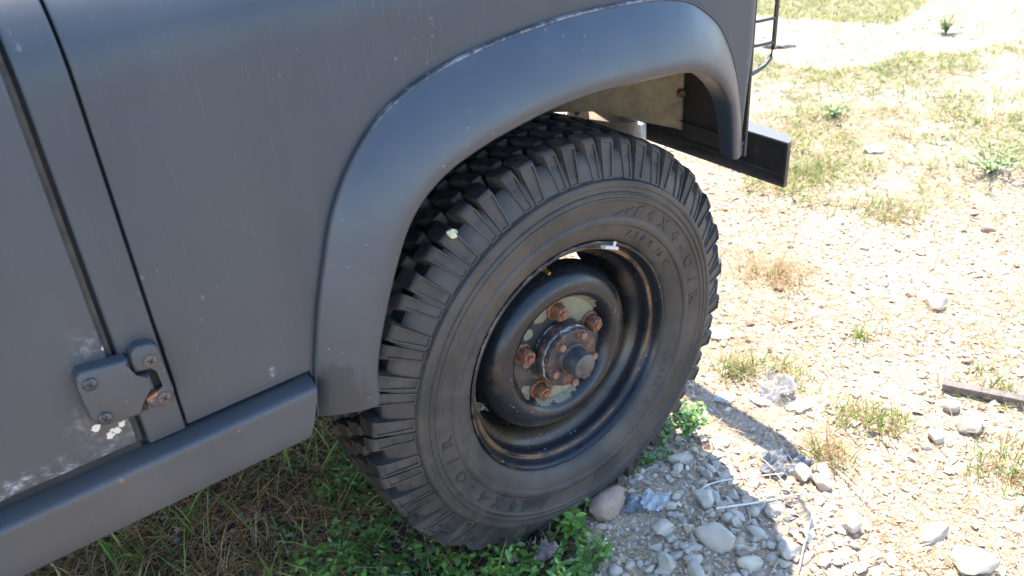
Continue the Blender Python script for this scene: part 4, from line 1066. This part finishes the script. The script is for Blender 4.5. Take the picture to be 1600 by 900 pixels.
tuft(1555, 612, 200, .05, 'pale green tuft growing behind the rusty bar', G1, .05)
tuft(1585, 735, 240, .05, 'spread green tuft at the right edge below the rusty bar', G1, .05)
tuft(1215, 430, 200, .10, 'straw-coloured tuft with a few long green blades on the far gravel', [.04, .08, 0, .38, .35, .15], .05)
tuft(1225, 585, 160, .05, 'pale yellow-green tuft behind the crumpled clear bag', [.2, .35, 0, .25, .2, 0], .035)
tuft(1390, 330, 260, .07, 'dense green tuft at the near edge of the grass patch', G1, .06)
tuft(1270, 270, 260, .08, 'yellow-green tuft in the grass beside the bumper end', G1, .06)

# ---- litter
def sheet(name, px, py, w, h, rz, mat, label, cat, amp=.004, rough=9, n=14, ragged=.16, zoff=.004, ridge=0.0, bend=0.0, th=.0008, tilt=0.0):
    """a scrap with ragged outline and its own crumple"""
    p = at(px, py); bm = bmesh.new(); V = {}; sd = random.uniform(0, 50)
    for i in range(n+1):
        for j in range(n+1):
            u, v = i/n-.5, j/n-.5; a = math.atan2(v, u); m = max(abs(u), abs(v))*2; rr_ = math.hypot(u, v)+1e-9
            k = (m*.5/rr_)*(1+ragged*mnoise.noise((math.cos(a)*1.7+sd, math.sin(a)*1.7, sd)) + ragged*.5*mnoise.noise((math.cos(a)*5+sd, math.sin(a)*5, 3)))
            x_, y_ = u*k*w, v*k*h
            z_ = amp*mnoise.noise((x_*rough/w+sd, y_*rough/h, sd))+amp*.5*mnoise.noise((x_*rough*2.7/w+sd, y_*rough*2.7/h, 1))+ridge*math.sin(u*40)+bend*(u*u*4)
            V[i, j] = bm.verts.new((x_, y_, z_))
    for i in range(n):
        for j in range(n): bm.faces.new((V[i, j], V[i+1, j], V[i+1, j+1], V[i, j+1]))
    bmesh.ops.solidify(bm, geom=bm.faces[:], thickness=th)
    o = obj(name, bm, mat, None, 85); o.location = (p[0], p[1], float(gz(p[0], p[1]))+zoff); o.rotation_euler = (tilt, 0, rz); tag(o, label, cat); return o
sheet('paper_scrap', 1122, 522, .050, .062, .3, M['paper'], 'white ribbed paper scrap lying just right of the tyre', 'paper scrap', .003, 3, 20, .3, .008, .0012)
sheet('paper_scrap', 1132, 622, .045, .05, .9, M['paper'], 'flat white scrap between the tyre and the clear bag', 'paper scrap', .004, 4, 12, .3, .006)
sheet('paper_scrap', 1187, 627, .04, .05, .2, M['paper'], 'white scrap touching the left side of the clear bag', 'paper scrap', .004, 4, 12, .3, .006)
sheet('paper_scrap', 1247, 636, .04, .06, 1.1, M['paper'], 'white scrap lying in front of the clear bag', 'paper scrap', .006, 4, 12, .3, .008)
bagp = sheet('plastic_bag', 1213, 617, .085, .085, .4, M['bag'], 'crumpled clear plastic bag standing up on the gravel', 'plastic bag', .040, 2.4, 34, .3, .026)
sheet('paper_scrap', 1022, 790, .062, .052, .5, M['paper'], 'torn grey-white scrap lying in the shade beside the brown rock', 'paper scrap', .008, 4, 16, .35, .008)
sheet('paper_scrap', 985, 795, .05, .06, 1.4, M['cloth'], 'bluish grey torn scrap between the brown rock and the white scrap', 'paper scrap', .010, 4, 16, .35, .006)
sheet('rag', 1228, 730, .105, .07, -.5, M['cloth'], 'crumpled dark grey rag in the gravel at the edge of the shadow', 'rag', .024, 4, 40, .35, .010)
sheet('dry_leaf', 853, 882, .055, .04, .6, M['deadleaf'], 'ragged dry brown leaf lying on the green weeds', 'leaf', .008, 4, 14, .5, .034, 0, .006)
sheet('dry_leaf', 800, 888, .028, .022, .1, M['deadleaf'], 'small dry brown leaf at the bottom edge among the weeds', 'leaf', .006, 4, 10, .5, .030)
sheet('slate_strip', 1365, 680, .030, .012, -.9, M['darkstrip'], 'thin dark grey flat strip lying on the sunlit gravel', 'strip', .001, 3, 8, .1, .006)
sheet('black_strap', 1215, 76, .05, .16, .7, M['darkstrip'], 'dark flat strap lying on the pale gravel far behind the lamp guard', 'strap', .01, 5, 14, .3, .01)
sheet('paper_scrap', 1365, 238, .07, .07, .4, M['paper'], 'white scrap lying in the middle of the far grass', 'paper scrap', .006, 4, 10, .3, .01)
# steel bar: angle section lying on the stones
def bar():
    a = at(1470, 612); b = at(1720, 668); a = Vector((a[0], a[1], float(gz(a[0], a[1]))+.006)); b = Vector((b[0], b[1], float(gz(b[0], b[1]))+.004))
    t = (b-a).normalized(); s = Vector((-t.y, t.x, 0)).normalized(); u = Vector((0, 0, 1)); bm = bmesh.new(); k = .020; q = .004
    prof = [(0, 0), (0, k), (k*1.1, k), (k*1.1, k-q), (q, k-q), (q, 0)]; n = 12; rings = []
    sg = 1 if s.y > 0 else -1
    for i in range(n+1):
        c = a.lerp(b, i/n); rings.append([bm.verts.new(c+s*sg*x_+u*(z_+random.uniform(-.0003, .0003))) for x_, z_ in prof])
    for A, B in zip(rings, rings[1:]):
        for j in range(6): bm.faces.new((A[j], A[(j+1) % 6], B[(j+1) % 6], B[j]))
    bm.faces.new(rings[0][::-1]); bm.faces.new(rings[-1])
    o = obj('steel_bar', bm, M['rustbar'], None, 30); tag(o, 'rusty steel angle bar lying on the gravel at the right edge', 'steel bar')
bar()
def stick(pts, r, mat, label, cat='stalk'):
    P = []
    for q in pts:
        a = at(q[0], q[1]); P.append(Vector((a[0], a[1], float(gz(a[0], a[1]))+r+(q[2] if len(q) > 2 else .006))))
    C_ = [Vector(v) for v in catmull([tuple(v) for v in P], 14)]
    bm = bmesh.new(); tube(bm, C_, [.75*r*(1-.35*i/13)*random.uniform(.92, 1.08) for i in range(14)], 7); o = obj('dry_stalk', bm, M[mat], None, 60); tag(o, label, cat)
stick([(1118, 808, .012), (1200, 795, .016), (1245, 785, .014), (1295, 782, .012)], .0030, 'straw_stick', 'longest bleached reed, lying from the shade into the sun below the rag')
stick([(1085, 782), (1110, 768, .012), (1150, 757, .014), (1222, 750, .016)], .0022, 'straw_stick', 'curved bleached reed just below the grey rag')
stick([(1300, 728), (1335, 765, .01), (1366, 800)], .0032, 'straw_stick', 'straight white reed lying in the full sun right of the brown stones')
stick([(1187, 718, .012), (1205, 742, .018), (1222, 762, .012)], .0022, 'twig', 'pale twig lying across the grey rag')
stick([(1212, 750, .014), (1230, 770, .010), (1240, 790)], .0022, 'straw_stick', 'short white reed running down from the lower edge of the rag')
stick([(1247, 895, .01), (1256, 860, .02), (1266, 820, .016)], .0018, 'straw_stick', 'thin upright reed at the bottom edge beside the pitted stone')
stick([(1256, 850, .014), (1275, 838, .016), (1310, 828, .012)], .0018, 'straw_stick', 'forked thin reed left of the sunlit white cobble')
stick([(1342, 888, .01), (1390, 872, .012), (1450, 860, .01)], .0020, 'straw_stick', 'thin pale reed at the bottom of the picture below the grey flecked stone')
stick([(1140, 575), (1160, 592, .012), (1180, 602)], .0028, 'twig', 'short grey twig between the tyre and the clear bag')
stick([(1200, 600, .03), (1225, 600, .05), (1236, 615, .02)], .0018, 'twig', 'thin pale twig poking through the clear plastic bag')
# yellow bark chip caught on a tread lug
a = R(123.5); c = Vector((.409*math.cos(a), .020, .409*math.sin(a)))
bm = rock_mesh(77, 20, .12, .6); bmesh.ops.scale(bm, vec=(.036, .022, .026), verts=bm.verts[:])
o = obj('bark_chip', bm, M['chip'], None, 60); o.location = (.3925*math.cos(a), .004, .3925*math.sin(a)); o.rotation_euler = (.6, .5, .3)
tag(o, 'pale yellow chip stuck on the shoulder of the tyre tread under the flare', 'chip')
